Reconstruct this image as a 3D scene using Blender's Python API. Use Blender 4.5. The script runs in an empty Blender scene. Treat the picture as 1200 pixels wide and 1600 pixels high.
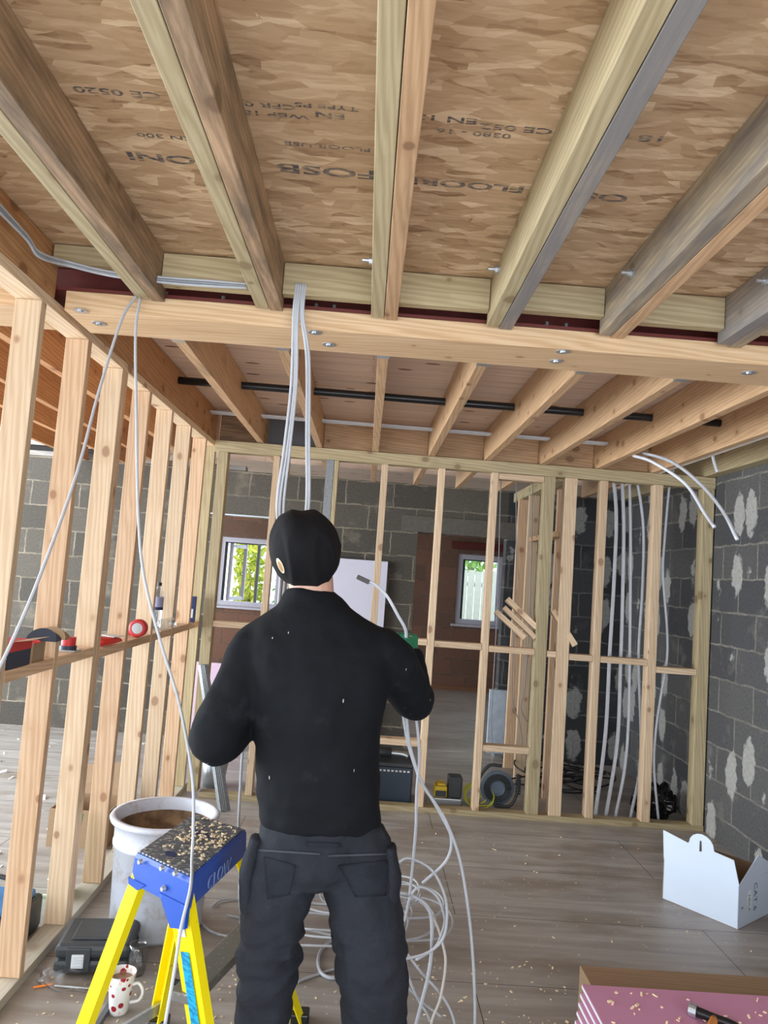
import bpy, bmesh, math, random
from mathutils import Vector, Matrix, Euler, noise
random.seed(7)
PI = math.pi
scene = bpy.context.scene
COL = scene.collection

# ------------------------------------------------------------ camera
H = 1.5935; FPX = 1158.73
YAW, PITCH, ROLL = .0185, .0847, .0729
cy_, sy_ = math.cos(YAW), math.sin(YAW); cp_, sp_ = math.cos(PITCH), math.sin(PITCH); cr_, sr_ = math.cos(ROLL), math.sin(ROLL)
_R = Vector((cy_, -sy_, 0)); _F = Vector((sy_*cp_, cy_*cp_, sp_)); _U = _R.cross(_F)
cr = cr_*_R + sr_*_U; cu = -sr_*_R + cr_*_U
cam = bpy.data.objects.new('camera', bpy.data.cameras.new('camera')); COL.objects.link(cam)
cam.data.sensor_fit = 'HORIZONTAL'; cam.data.sensor_width = 36; cam.data.lens = FPX/1200*36
cam.data.clip_start = .05
M = Matrix((cr, cu, -_F)).transposed().to_4x4(); M.translation = (0, 0, H)
cam.matrix_world = M
scene.camera = cam

# ------------------------------------------------------------ world, light, exposure
w = bpy.data.worlds.new('world'); scene.world = w; w.use_nodes = True
bg = w.node_tree.nodes['Background']; bg.inputs[0].default_value = (.80, .90, 1, 1); bg.inputs[1].default_value = 2.4
scene.view_settings.view_transform = 'Standard'; scene.view_settings.look = 'None'
scene.view_settings.exposure = 0.47; scene.view_settings.gamma = 1; scene.view_settings.use_curve_mapping = False
def area(name, loc, rot, sx, sy, power, col):
    l = bpy.data.lights.new(name, 'AREA'); l.shape = 'RECTANGLE'; l.size = sx; l.size_y = sy; l.energy = power; l.color = col
    o = bpy.data.objects.new(name, l); COL.objects.link(o); o.location = loc; o.rotation_euler = rot
    return o
area('daylight_opening_behind', (.6, -1.6, 1.25), (PI/2, 0, 0), 3.4, 2.3, 46, (.92, .96, 1))
area('daylight_opening_left', (-5.3, 3.9, 1.3), (PI/2, 0, -PI/2), 3.6, 2.2, 300, (.88, .95, 1))
area('fill_far_room', (-3.3, 9.1, 1.4), (PI/2, 0, -PI/2), 3.0, 2.0, 32, (.95, .97, 1))  # added fill lamp to brighten the dark far room, no window built there

def at(px, py, X=None, Y=None, Z=None):
    d = _F + cr*((px-600)/FPX) - cu*((py-800)/FPX)
    if X is not None: t = X/d.x
    elif Y is not None: t = Y/d.y
    else: t = (Z-H)/d.z
    return Vector((0, 0, H)) + d*t

# ------------------------------------------------------------ material helpers
class NT:
    def __init__(s, name):
        s.m = bpy.data.materials.new(name); s.m.use_nodes = True
        s.n = s.m.node_tree.nodes; s.l = s.m.node_tree.links; s.b = s.n['Principled BSDF']
    def new(s, t, **k):
        n = s.n.new(t)
        for a, v in k.items():
            if a in n.bl_rna.properties: setattr(n, a, v)
            else: n.inputs[a].default_value = v
        return n
    def link(s, a, b): s.l.new(a, b)
    def math(s, op, a, b=None, c=None, clamp=False):
        n = s.n.new('ShaderNodeMath'); n.operation = op; n.use_clamp = clamp
        for i, v in enumerate((a, b, c)):
            if v is None: continue
            if isinstance(v, (int, float)): n.inputs[i].default_value = v
            else: s.l.new(v, n.inputs[i])
        return n.outputs[0]
    def coord(s, scale=(1, 1, 1), kind='Object', rot=(0, 0, 0), rnd=False):
        tc = s.n.new('ShaderNodeTexCoord'); mp = s.n.new('ShaderNodeMapping')
        mp.inputs['Scale'].default_value = scale; mp.inputs['Rotation'].default_value = rot
        s.l.new(tc.outputs[kind], mp.inputs[0])
        if rnd:
            oi = s.n.new('ShaderNodeObjectInfo'); v = s.math('MULTIPLY', oi.outputs['Random'], 37.)
            cb = s.n.new('ShaderNodeCombineXYZ')
            for i in range(3): s.l.new(v, cb.inputs[i])
            s.l.new(cb.outputs[0], mp.inputs['Location'])
        return mp.outputs[0]
    def noise(s, vec, scale, detail=4, rough=.55, dist=0):
        n = s.n.new('ShaderNodeTexNoise'); n.inputs['Scale'].default_value = scale; n.inputs['Detail'].default_value = detail
        n.inputs['Roughness'].default_value = rough; n.inputs['Distortion'].default_value = dist
        if vec is not None: s.l.new(vec, n.inputs['Vector'])
        return n
    def ramp(s, fac, stops, interp='LINEAR'):
        r = s.n.new('ShaderNodeValToRGB'); e = r.color_ramp.elements; r.color_ramp.interpolation = interp
        e[0].position, e[0].color = stops[0][0], (*stops[0][1], 1)
        e[1].position, e[1].color = stops[1][0], (*stops[1][1], 1)
        for p, c in stops[2:]:
            x = e.new(p); x.color = (*c, 1)
        s.l.new(fac, r.inputs[0]); return r.outputs[0]
    def mix(s, fac, a, b, blend='MIX'):
        n = s.n.new('ShaderNodeMix'); n.data_type = 'RGBA'; n.blend_type = blend
        for i, v in ((0, fac), (6, a), (7, b)):
            if isinstance(v, (int, float)): n.inputs[i].default_value = v
            elif isinstance(v, tuple): n.inputs[i].default_value = (*v, 1)
            else: s.l.new(v, n.inputs[i])
        return n.outputs[2]
    def bump(s, h, strength=.3, dist=.01):
        n = s.n.new('ShaderNodeBump'); n.inputs['Strength'].default_value = strength; n.inputs['Distance'].default_value = dist
        s.l.new(h, n.inputs['Height']); s.l.new(n.outputs[0], s.b.inputs['Normal'])
    def out(s, col, rough=.6, metal=0.):
        if isinstance(col, tuple): s.b.inputs['Base Color'].default_value = (*col, 1)
        else: s.l.new(col, s.b.inputs['Base Color'])
        if isinstance(rough, (int, float)): s.b.inputs['Roughness'].default_value = rough
        else: s.l.new(rough, s.b.inputs['Roughness'])
        s.b.inputs['Metallic'].default_value = metal
        return s.m

def wood(name, light, dark, knot=(.12, .045, .02), dirt=None, dirt_amt=.0, knots=.23, rough=.62):
    """timber with its grain along local X"""
    t = NT(name)
    v = t.coord((.55, 9, 9), rnd=True)
    big = t.noise(v, 1.3, 3, .5, .6)
    rings = t.n.new('ShaderNodeTexWave'); rings.wave_type = 'BANDS'; rings.bands_direction = 'DIAGONAL'
    rings.inputs['Scale'].default_value = 3.4; rings.inputs['Distortion'].default_value = 7; rings.inputs['Detail'].default_value = 2.5; rings.inputs['Detail Scale'].default_value = 1.1
    t.link(v, rings.inputs['Vector'])
    fine = t.noise(t.coord((3.5, 190, 190), rnd=True), 1, 4, .7)
    f = t.math('MULTIPLY', rings.outputs['Fac'], .34)
    f = t.math('ADD', f, t.math('MULTIPLY', big.outputs['Fac'], .55))
    f = t.math('ADD', f, t.math('MULTIPLY', fine.outputs['Fac'], .50))
    col = t.ramp(f, [(.40, light), (.98, dark)])
    oi = t.n.new('ShaderNodeObjectInfo')
    hs = t.n.new('ShaderNodeHueSaturation'); t.link(col, hs.inputs['Color'])
    t.link(t.math('ADD', t.math('MULTIPLY', oi.outputs['Random'], .22), .89), hs.inputs['Value'])
    col = hs.outputs[0]
    # knots
    kn = t.n.new('ShaderNodeTexVoronoi'); kn.inputs['Scale'].default_value = 1; kn.inputs['Randomness'].default_value = 1
    wv = t.n.new('ShaderNodeVectorMath'); wv.operation = 'ADD'
    nn = t.noise(t.coord((6, 20, 20), rnd=True), 1, 2); sc = t.n.new('ShaderNodeVectorMath'); sc.operation = 'SCALE'; sc.inputs['Scale'].default_value = .12
    t.link(nn.outputs['Color'], sc.inputs[0]); t.link(t.coord((8, 11, 11), rnd=True), wv.inputs[0]); t.link(sc.outputs[0], wv.inputs[1])
    t.link(wv.outputs[0], kn.inputs['Vector'])
    ks = t.n.new('ShaderNodeSeparateColor'); t.link(kn.outputs['Color'], ks.inputs[0]); gate = t.math('GREATER_THAN', ks.outputs[0], .5)
    kr = t.math('DIVIDE', kn.outputs['Distance'], t.math('ADD', t.math('MULTIPLY', ks.outputs[1], .9), .45))
    k = t.math('MULTIPLY', gate, t.ramp(kr, [(knots*.7, (1, 1, 1)), (knots, (0, 0, 0))]))
    col = t.mix(t.math('MULTIPLY', k, .9), col, knot)
    halo = t.math('MULTIPLY', gate, t.ramp(kr, [(knots, (.45, .45, .45)), (knots*2.2, (0, 0, 0))]))
    col = t.mix(halo, col, dark)
    if dirt:
        dn = t.noise(t.coord((2.2, 14, 14), rnd=True), 1, 5, .65)
        df = t.ramp(dn.outputs['Fac'], [(.62-dirt_amt*.4, (0, 0, 0)), (.78-dirt_amt*.3, (1, 1, 1))])
        col = t.mix(t.math('MULTIPLY', df, .85), col, dirt)
    t.bump(fine.outputs['Fac'], .12, .004)
    return t.out(col, rough)

def plain(name, col, rough=.5, metal=0., var=.12, scale=30, bump=0., spec=None):
    t = NT(name); n = t.noise(t.coord(), scale, 4, .6)
    c = t.mix(n.outputs['Fac'], tuple(x*(1-var) for x in col), tuple(min(1, x*(1+var)) for x in col))
    if bump: t.bump(n.outputs['Fac'], bump, .004)
    if spec is not None: t.b.inputs['Specular IOR Level'].default_value = spec
    return t.out(c, rough, metal)

def glassy(name, col=(1, 1, 1), rough=.03, alpha=.25):
    t = NT(name); n = t.n; out = n['Material Output']
    tr = n.new('ShaderNodeBsdfTransparent'); tr.inputs[0].default_value = (*col, 1)
    gl = n.new('ShaderNodeBsdfGlossy'); gl.inputs['Roughness'].default_value = rough
    fr = n.new('ShaderNodeLayerWeight'); fr.inputs[0].default_value = .35
    mx = n.new('ShaderNodeMixShader'); f = t.math('ADD', t.math('MULTIPLY', t.math('POWER', fr.outputs['Facing'], 2.), .55), alpha, clamp=True)
    t.link(f, mx.inputs[0]); t.link(tr.outputs[0], mx.inputs[1]); t.link(gl.outputs[0], mx.inputs[2]); t.link(mx.outputs[0], out.inputs[0])
    return t.m

def osb(name):
    t = NT(name)
    base = t.coord((1, 1, 1))
    def flakes(sx, sy, rot, seed):
        mp = t.n.new('ShaderNodeMapping'); mp.inputs['Scale'].default_value = (sx, sy, 1); mp.inputs['Rotation'].default_value = (0, 0, rot); mp.inputs['Location'].default_value = (seed, seed*.7, 0)
        wv = t.n.new('ShaderNodeVectorMath'); wv.operation = 'ADD'; nn = t.noise(base, 5, 3); sc = t.n.new('ShaderNodeVectorMath'); sc.operation = 'SCALE'; sc.inputs['Scale'].default_value = .045
        t.link(nn.outputs['Color'], sc.inputs[0]); t.link(base, wv.inputs[0]); t.link(sc.outputs[0], wv.inputs[1]); t.link(wv.outputs[0], mp.inputs[0])
        v = t.n.new('ShaderNodeTexVoronoi'); v.inputs['Scale'].default_value = 1; t.link(mp.outputs[0], v.inputs['Vector'])
        sp = t.n.new('ShaderNodeSeparateColor'); t.link(v.outputs['Color'], sp.inputs[0])
        return sp.outputs
    a = flakes(9, 34, .12, 1.3); b = flakes(8, 26, -.5, 5.1); c = flakes(11, 30, .62, 9.7); d = flakes(16, 60, 0, 3.3)
    f = t.mix(t.math('GREATER_THAN', a[1], .55), a[0], b[0]); f = t.mix(t.math('GREATER_THAN', b[1], .72), f, c[0]); e = flakes(22, 120, .25, 7.7); f = t.mix(.22, f, d[0]); f = t.mix(.15, f, e[0])
    grain = t.noise(t.coord((8, 90, 1)), 1, 4, .6)
    f = t.mix(.2, f, grain.outputs['Fac'])
    col = t.ramp(f, [(.12, (.24, .13, .06)), (.30, (.47, .30, .165)), (.6, (.60, .41, .245)), (.86, (.84, .64, .42))])
    big = t.noise(base, 1.4, 3)
    col = t.mix(t.math('MULTIPLY', t.ramp(big.outputs['Fac'], [(.42, (0, 0, 0)), (.66, (1, 1, 1))]), .35), col, (.42, .27, .15))
    t.bump(f, .25, .004)
    return t.out(col, .55)

def blocks(name, c1, c2, mortar, axis='XZ', smear=.5, dabs=None, white_top=False, brick=(.45, .225), dabcol=(.46, .45, .42)):
    t = NT(name)
    tc = t.n.new('ShaderNodeTexCoord'); sp = t.n.new('ShaderNodeSeparateXYZ'); t.link(tc.outputs['Object'], sp.inputs[0])
    cb = t.n.new('ShaderNodeCombineXYZ'); t.link(sp.outputs['X' if axis == 'XZ' else 'Y'], cb.inputs[0]); t.link(sp.outputs['Z'], cb.inputs[1])
    wob = t.noise(cb.outputs[0], 9, 2); wb = t.n.new('ShaderNodeVectorMath'); wb.operation = 'SCALE'; wb.inputs['Scale'].default_value = .028
    t.link(wob.outputs['Color'], wb.inputs[0]); vv = t.n.new('ShaderNodeVectorMath'); vv.operation = 'ADD'; t.link(cb.outputs[0], vv.inputs[0]); t.link(wb.outputs[0], vv.inputs[1])
    br = t.n.new('ShaderNodeTexBrick'); t.link(vv.outputs[0], br.inputs['Vector'])
    br.inputs['Color1'].default_value = (*c1, 1); br.inputs['Color2'].default_value = (*c2, 1); br.inputs['Mortar'].default_value = (*mortar, 1)
    br.inputs['Scale'].default_value = 1; br.inputs['Brick Width'].default_value = brick[0]; br.inputs['Row Height'].default_value = brick[1]
    br.inputs['Mortar Size'].default_value = .008; br.inputs['Mortar Smooth'].default_value = .5
    mcol = t.ramp(t.noise(cb.outputs[0], 6, 5, .7).outputs['Fac'], [(.38, tuple(x*.45 for x in mortar)), (.66, mortar)])
    col = t.mix(br.outputs['Fac'], br.outputs['Color'], mcol)
    g = t.noise(cb.outputs[0], 60, 5, .7); col = t.mix(.55, col, t.ramp(g.outputs['Fac'], [(.3, (.25, .25, .25)), (.75, (.85, .85, .85))]), 'OVERLAY')
    s = t.noise(cb.outputs[0], 3.5, 5, .65); sf = t.ramp(s.outputs['Fac'], [(.56, (0, 0, 0)), (.74, (smear, smear, smear))])
    col = t.mix(sf, col, mortar)
    if dabs:
        mp = t.n.new('ShaderNodeMapping'); mp.inputs['Scale'].default_value = (4.6, 2.3, 1); t.link(cb.outputs[0], mp.inputs[0])
        w2 = t.n.new('ShaderNodeVectorMath'); w2.operation = 'ADD'; n2 = t.noise(cb.outputs[0], 16, 4, .6); s2 = t.n.new('ShaderNodeVectorMath'); s2.operation = 'SCALE'; s2.inputs['Scale'].default_value = .38
        t.link(n2.outputs['Color'], s2.inputs[0]); t.link(mp.outputs[0], w2.inputs[0]); t.link(s2.outputs[0], w2.inputs[1])
        vo = t.n.new('ShaderNodeTexVoronoi'); vo.inputs['Scale'].default_value = 1; vo.inputs['Randomness'].default_value = .62; t.link(w2.outputs[0], vo.inputs['Vector'])
        f = t.ramp(vo.outputs['Distance'], [(dabs*.86, (.9, .9, .9)), (dabs, (0, 0, 0))])
        sc2 = t.n.new('ShaderNodeSeparateColor'); t.link(vo.outputs['Color'], sc2.inputs[0])
        f = t.math('MULTIPLY', f, t.math('GREATER_THAN', sc2.outputs[0], .3))
        dc = t.ramp(t.noise(cb.outputs[0], 40, 4).outputs['Fac'], [(.3, tuple(x*.72 for x in dabcol)), (.7, dabcol)])
        col = t.mix(f, col, dc)
    if white_top:
        n3 = t.noise(cb.outputs[0], 4, 4, .6)
        f = t.math('ADD', t.math('MULTIPLY', t.math('SUBTRACT', sp.outputs['Z'], 2.16), 6.), t.math('MULTIPLY', n3.outputs['Fac'], .8), clamp=True)
        col = t.mix(t.math('MULTIPLY', f, .6), col, (.42, .40, .36))
    t.bump(t.math('ADD', br.outputs['Fac'], g.outputs['Fac']), .35, .006)
    return t.out(col, .85)

def floor_mat():
    t = NT('dusty_chipboard_floor')
    v = t.coord((.6, 7, 1)); s = t.noise(v, 2.2, 6, .62, .3)
    col = t.ramp(s.outputs['Fac'], [(.25, (.25, .22, .195)), (.5, (.37, .335, .305)), (.75, (.50, .465, .43))])
    d = t.noise(t.coord((1, 2.5, 1)), 1.3, 5, .6)
    col = t.mix(t.math('MULTIPLY', t.ramp(d.outputs['Fac'], [(.5, (0, 0, 0)), (.64, (1, 1, 1))]), .55), col, (.20, .145, .10))
    br = t.n.new('ShaderNodeTexBrick'); t.link(t.coord(), br.inputs['Vector'])
    for i, c in (('Color1', (1, 1, 1, 1)), ('Color2', (.9, .9, .9, 1)), ('Mortar', (.12, .1, .08, 1))): br.inputs[i].default_value = c
    br.inputs['Scale'].default_value = 1; br.inputs['Brick Width'].default_value = 2.4; br.inputs['Row Height'].default_value = .6; br.inputs['Mortar Size'].default_value = .002
    col = t.mix(1., col, br.outputs['Color'], 'MULTIPLY')
    fl = t.n.new('ShaderNodeTexVoronoi'); fl.inputs['Scale'].default_value = 22; t.link(t.coord(), fl.inputs['Vector'])
    ff = t.math('MULTIPLY', t.math('LESS_THAN', fl.outputs['Distance'], .10), t.math('GREATER_THAN', t.noise(t.coord(), 1.2, 3).outputs['Fac'], .5))
    col = t.mix(ff, col, (.62, .52, .40))
    t.bump(s.outputs['Fac'], .1, .004)
    return t.out(col, t.ramp(s.outputs['Fac'], [(.3, (.34, .34, .34)), (.7, (.55, .55, .55))]))

MT = {}
MT['pine'] = wood('fresh_pine', (.76, .535, .35), (.56, .34, .19), (.20, .055, .02))
MT['pine_pale'] = wood('pale_whitewood', (.78, .60, .41), (.60, .41, .25), (.19, .05, .018))
MT['pine_orange'] = wood('orange_pine', (.60, .33, .15), (.38, .17, .065), (.13, .04, .015))
MT['joist'] = wood('joist_spruce', (.60, .39, .225), (.41, .24, .12), (.11, .04, .018), (.26, .17, .10), .12)
MT['green'] = wood('treated_greenish_softwood', (.52, .43, .26), (.35, .27, .145), (.15, .09, .04))
MT['brownside'] = wood('weathered_brown_softwood', (.50, .33, .20), (.30, .18, .095), (.09, .045, .02), (.12, .085, .055), .6)
MT['grey'] = wood('weathered_grey_softwood', (.50, .40, .27), (.32, .24, .15), (.10, .06, .035), (.17, .15, .135), .5)
MT['rpine'] = wood('tan_deep_joist', (.66, .43, .25), (.47, .28, .14), (.17, .06, .025))
MT['grey2'] = wood('silvered_softwood', (.44, .36, .28), (.26, .21, .17), (.10, .07, .05), (.20, .19, .185), .8)
MT['dark_edge'] = wood('stained_brown_joist', (.36, .22, .12), (.21, .12, .06), (.10, .05, .02), (.085, .055, .035), .35)
MT['sole'] = wood('dusty_sole_plate', (.58, .52, .40), (.44, .37, .26), (.25, .16, .09), (.42, .38, .32), .6)
MT['beam'] = wood('knotty_beam_pine', (.76, .54, .33), (.56, .34, .17), (.20, .07, .03), knots=.12)
MT['osb'] = osb('oriented_strand_board')
MT['red_steel'] = plain('red_oxide_steel', (.13, .022, .016), .5, 0, .3, 20)
MT['steel'] = plain('zinc_steel', (.52, .55, .58), .35, .8, .15, 60)
MT['black_pipe'] = plain('black_plastic_pipe', (.012, .012, .013), .3)
MT['conduit'] = plain('grey_white_conduit', (.62, .64, .68), .4)
MT['cable'] = plain('pale_grey_cable', (.46, .47, .50), .4)
MT['cable_white'] = plain('white_plastic_pipe', (.68, .70, .76), .35)
MT['cable_dark'] = plain('slate_grey_cable', (.26, .28, .31), .45)
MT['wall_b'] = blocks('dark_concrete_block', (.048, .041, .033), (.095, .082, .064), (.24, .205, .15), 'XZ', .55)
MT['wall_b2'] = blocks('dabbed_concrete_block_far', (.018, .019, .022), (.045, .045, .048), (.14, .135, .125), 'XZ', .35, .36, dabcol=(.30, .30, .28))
MT['wall_r'] = blocks('dabbed_concrete_block', (.055, .055, .06), (.10, .097, .095), (.25, .235, .205), 'YZ', .6, .36, True)
MT['wall_brown'] = blocks('brown_brick_block', (.24, .12, .08), (.15, .09, .065), (.22, .16, .12), 'XZ', .3, brick=(.45, .225))
MT['floor'] = floor_mat()
MT['pvc'] = plain('lilac_white_upvc', (.62, .62, .72), .35)
MT['pvc_dark'] = plain('dark_window_seal', (.02, .025, .03), .5)
MT['glass'] = glassy('window_glass', (.93, .98, .97), .02, .02)
MT['plaster_w'] = plain('white_board', (.58, .56, .65), .6, 0, .06, 8)

def board_ceiling():
    t = NT('pale_pine_boarding')
    s = t.noise(t.coord((1.2, 30, 1)), 1.5, 4, .6); col = t.ramp(s.outputs['Fac'], [(.3, (.66, .49, .38)), (.7, (.88, .72, .60))])
    wv = t.n.new('ShaderNodeTexBrick'); t.link(t.coord(), wv.inputs['Vector'])
    for i, c in (('Color1', (1, 1, 1, 1)), ('Color2', (.92, .9, .88, 1)), ('Mortar', (.45, .35, .3, 1))): wv.inputs[i].default_value = c
    wv.inputs['Scale'].default_value = 1; wv.inputs['Brick Width'].default_value = 1.9; wv.inputs['Row Height'].default_value = .12; wv.inputs['Mortar Size'].default_value = .0015
    col = t.mix(1., col, wv.outputs['Color'], 'MULTIPLY')
    k = t.n.new('ShaderNodeTexVoronoi'); k.inputs['Scale'].default_value = 1; t.link(t.coord((3, 9, 1)), k.inputs['Vector'])
    col = t.mix(t.math('LESS_THAN', k.outputs['Distance'], .12), col, (.22, .10, .05))
    return t.out(col, .6)
MT['boards'] = board_ceiling()

# ------------------------------------------------------------ object helpers
def tag(o, label=None, cat=None, group=None, kind=None):
    if label: o['label'] = label
    if cat: o['category'] = cat
    if group: o['group'] = group
    if kind: o['kind'] = kind
    return o
def empty(name, loc, label=None, cat=None, group=None, rz=0):
    o = bpy.data.objects.new(name, None); COL.objects.link(o); o.location = loc; o.rotation_euler = (0, 0, rz); o.empty_display_size = .1
    return tag(o, label, cat, group)
def mesh_obj(name, bm, mat, parent=None, loc=None, rot=None, smooth=False, keep_world=True):
    me = bpy.data.meshes.new(name); bmesh.ops.recalc_face_normals(bm, faces=bm.faces[:]); bm.to_mesh(me); bm.free()
    for mm in (mat if isinstance(mat, (list, tuple)) else [mat]): me.materials.append(mm)
    if smooth:
        for p in me.polygons: p.use_smooth = True
    o = bpy.data.objects.new(name, me); COL.objects.link(o)
    if loc is not None: o.location = loc
    if rot is not None: o.rotation_euler = rot
    if parent is not None:
        o.parent = parent
        if keep_world:
            p = parent; mw = Matrix.Identity(4)
            ch = []
            while p is not None: ch.append(p); p = p.parent
            for q in reversed(ch): mw = mw @ Matrix.LocRotScale(q.location, q.rotation_euler, q.scale) if not q.get('_pi') else mw
            o.matrix_parent_inverse = mw.inverted()
    return o
def add_box(bm, c, s, mi=0, rot=None, bev=0):
    r = bmesh.ops.create_cube(bm, size=1)
    vs = r['verts']
    for v in vs: v.co = Vector((v.co.x*s[0], v.co.y*s[1], v.co.z*s[2]))
    if bev:
        es = list({e for v in vs for e in v.link_edges})
        rr = bmesh.ops.bevel(bm, geom=es, offset=bev, segments=2, affect='EDGES', profile=.5)
        vs = list({v for f in rr['faces'] for v in f.verts} | {v for v in vs if v.is_valid})
    Mx = (rot if rot is not None else Matrix.Identity(3))
    fs = set()
    for v in vs:
        v.co = Mx @ v.co + Vector(c)
        fs.update(v.link_faces)
    for f in fs: f.material_index = mi
    return vs
def bbox(bm, lo, hi, mi=0, bev=0):
    return add_box(bm, [(a+b)/2 for a, b in zip(lo, hi)], [b-a for a, b in zip(lo, hi)], mi, None, bev)
def box(name, lo, hi, mat, parent=None, bev=0):
    bm = bmesh.new(); c = Vector([(a+b)/2 for a, b in zip(lo, hi)]); add_box(bm, (0, 0, 0), [b-a for a, b in zip(lo, hi)], bev=bev)
    return mesh_obj(name, bm, mat, parent, c)
def frame_of(d, up=Vector((0, 0, 1))):
    d = d.normalized()
    if abs(d.dot(up)) > .98: up = Vector((0, 1, 0))
    y = up.cross(d).normalized(); z = d.cross(y).normalized()
    return Matrix((d, y, z)).transposed()
def timber(name, a, b, wd, dp, mat, label=None, cat=None, group=None, up=(0, 0, 1), parent=None, bev=.002, twist=0, holes=None):
    a = Vector(a); b = Vector(b); d = b-a; L = d.length
    bm = bmesh.new(); add_box(bm, (L/2, 0, 0), (L, wd, dp), bev=bev)
    me = bpy.data.meshes.new(name); bm.to_mesh(me); bm.free(); me.materials.append(MT[mat] if isinstance(mat, str) else mat)
    o = bpy.data.objects.new(name, me); COL.objects.link(o)
    R = frame_of(d, Vector(up)) @ Matrix.Rotation(twist, 3, 'X')
    o.location = a; o.rotation_euler = R.to_euler()
    if parent is not None:
        o.parent = parent; pm = Matrix.LocRotScale(parent.location, parent.rotation_euler, parent.scale); o.matrix_parent_inverse = pm.inverted()
    return tag(o, label, cat, group)
def cyl(bm, a, b, r, r2=None, seg=14, mi=0, cap=True):
    a = Vector(a); b = Vector(b); R = frame_of(b-a); r2 = r if r2 is None else r2
    A = [bm.verts.new(a + R @ Vector((0, r*math.cos(2*PI*i/seg), r*math.sin(2*PI*i/seg)))) for i in range(seg)]
    B = [bm.verts.new(b + R @ Vector((0, r2*math.cos(2*PI*i/seg), r2*math.sin(2*PI*i/seg)))) for i in range(seg)]
    fs = [bm.faces.new((A[i], A[(i+1) % seg], B[(i+1) % seg], B[i])) for i in range(seg)]
    if cap: fs += [bm.faces.new(A[::-1]), bm.faces.new(B)]
    for f in fs: f.material_index = mi
def catmull(P, n=10):
    P = [Vector(p) for p in P]
    if len(P) < 3: return P
    Q = [P[0]*2-P[1]] + P + [P[-1]*2-P[-2]]; out = []
    for i in range(1, len(Q)-2):
        p0, p1, p2, p3 = Q[i-1:i+3]
        for j in range(n):
            t = j/n; out.append(.5*((2*p1)+(-p0+p2)*t+(2*p0-5*p1+4*p2-p3)*t*t+(-p0+3*p1-3*p2+p3)*t**3))
    out.append(P[-1]); return out
def tube(bm, pts, r, seg=8, n=10, smooth=True, mi=0, radii=None, flat=None):
    """tube along points; radii = one value or (ry, rz) per control point"""
    C = catmull(pts, n) if smooth else [Vector(p) for p in pts]
    k = len(C); N = len(pts)-1
    T = [(C[min(i+1, k-1)]-C[max(i-1, 0)]).normalized() for i in range(k)]
    ref = Vector((0, 0, 1)) if abs(T[0].z) < .9 else Vector((0, 1, 0))
    y = ref.cross(T[0]).normalized(); rings = []
    for i in range(k):
        if i: y = (y - T[i]*y.dot(T[i])).normalized()
        z = T[i].cross(y)
        if radii:
            f = i/(k-1)*N; j = min(int(f), N-1); f -= j; ra, rb = radii[j], radii[j+1]
            if not isinstance(ra, tuple): ra, rb = (ra, ra), (rb if isinstance(rb, tuple) else (rb, rb))
            elif not isinstance(rb, tuple): rb = (rb, rb)
            f = f*f*(3-2*f); a_, b_ = ra[0]*(1-f)+rb[0]*f, ra[1]*(1-f)+rb[1]*f
        else: a_ = b_ = r
        rings.append([bm.verts.new(C[i]+y*a_*math.cos(2*PI*q/seg)+z*b_*math.sin(2*PI*q/seg)) for q in range(seg)])
    fs = []
    for A, B in zip(rings, rings[1:]):
        fs += [bm.faces.new((A[q], A[(q+1) % seg], B[(q+1) % seg], B[q])) for q in range(seg)]
    fs += [bm.faces.new(rings[0][::-1]), bm.faces.new(rings[-1])]
    for f in fs: f.material_index = mi; f.smooth = True
def cable(name, pts, r, mat, label, group=None, cat='cable', n=12, parent=None):
    bm = bmesh.new(); tube(bm, pts, r, 8, n)
    return tag(mesh_obj(name, bm, MT[mat] if isinstance(mat, str) else mat, parent, smooth=True), label, cat, group)
def lathe(bm, prof, seg=32, c=(0, 0, 0), mi=0):
    c = Vector(c); rings = []
    for r, z in prof:
        rings.append([bm.verts.new(c+Vector((max(r, 1e-4)*math.cos(2*PI*i/seg), max(r, 1e-4)*math.sin(2*PI*i/seg), z))) for i in range(seg)])
    for A, B in zip(rings, rings[1:]):
        for i in range(seg):
            f = bm.faces.new((A[i], A[(i+1) % seg], B[(i+1) % seg], B[i])); f.material_index = mi; f.smooth = True
    return rings
def prism(bm, prof, a, b, up=(0, 0, 1), mi=0):
    a = Vector(a); b = Vector(b); R = frame_of(b-a, Vector(up))
    A = [bm.verts.new(a+R @ Vector((0, y, z))) for y, z in prof]; B = [bm.verts.new(b+R @ Vector((0, y, z))) for y, z in prof]; n = len(prof)
    fs = [bm.faces.new((A[i], A[(i+1) % n], B[(i+1) % n], B[i])) for i in range(n)] + [bm.faces.new(A[::-1]), bm.faces.new(B)]
    for f in fs: f.material_index = mi
def poly_slab(bm, pts, nrm, th, mi=0):
    nrm = Vector(nrm).normalized()*th; A = [bm.verts.new(Vector(p)) for p in pts]; B = [bm.verts.new(Vector(p)+nrm) for p in pts]; n = len(pts)
    fs = [bm.faces.new((A[i], A[(i+1) % n], B[(i+1) % n], B[i])) for i in range(n)] + [bm.faces.new(A[::-1]), bm.faces.new(B)]
    for f in fs: f.material_index = mi
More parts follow.
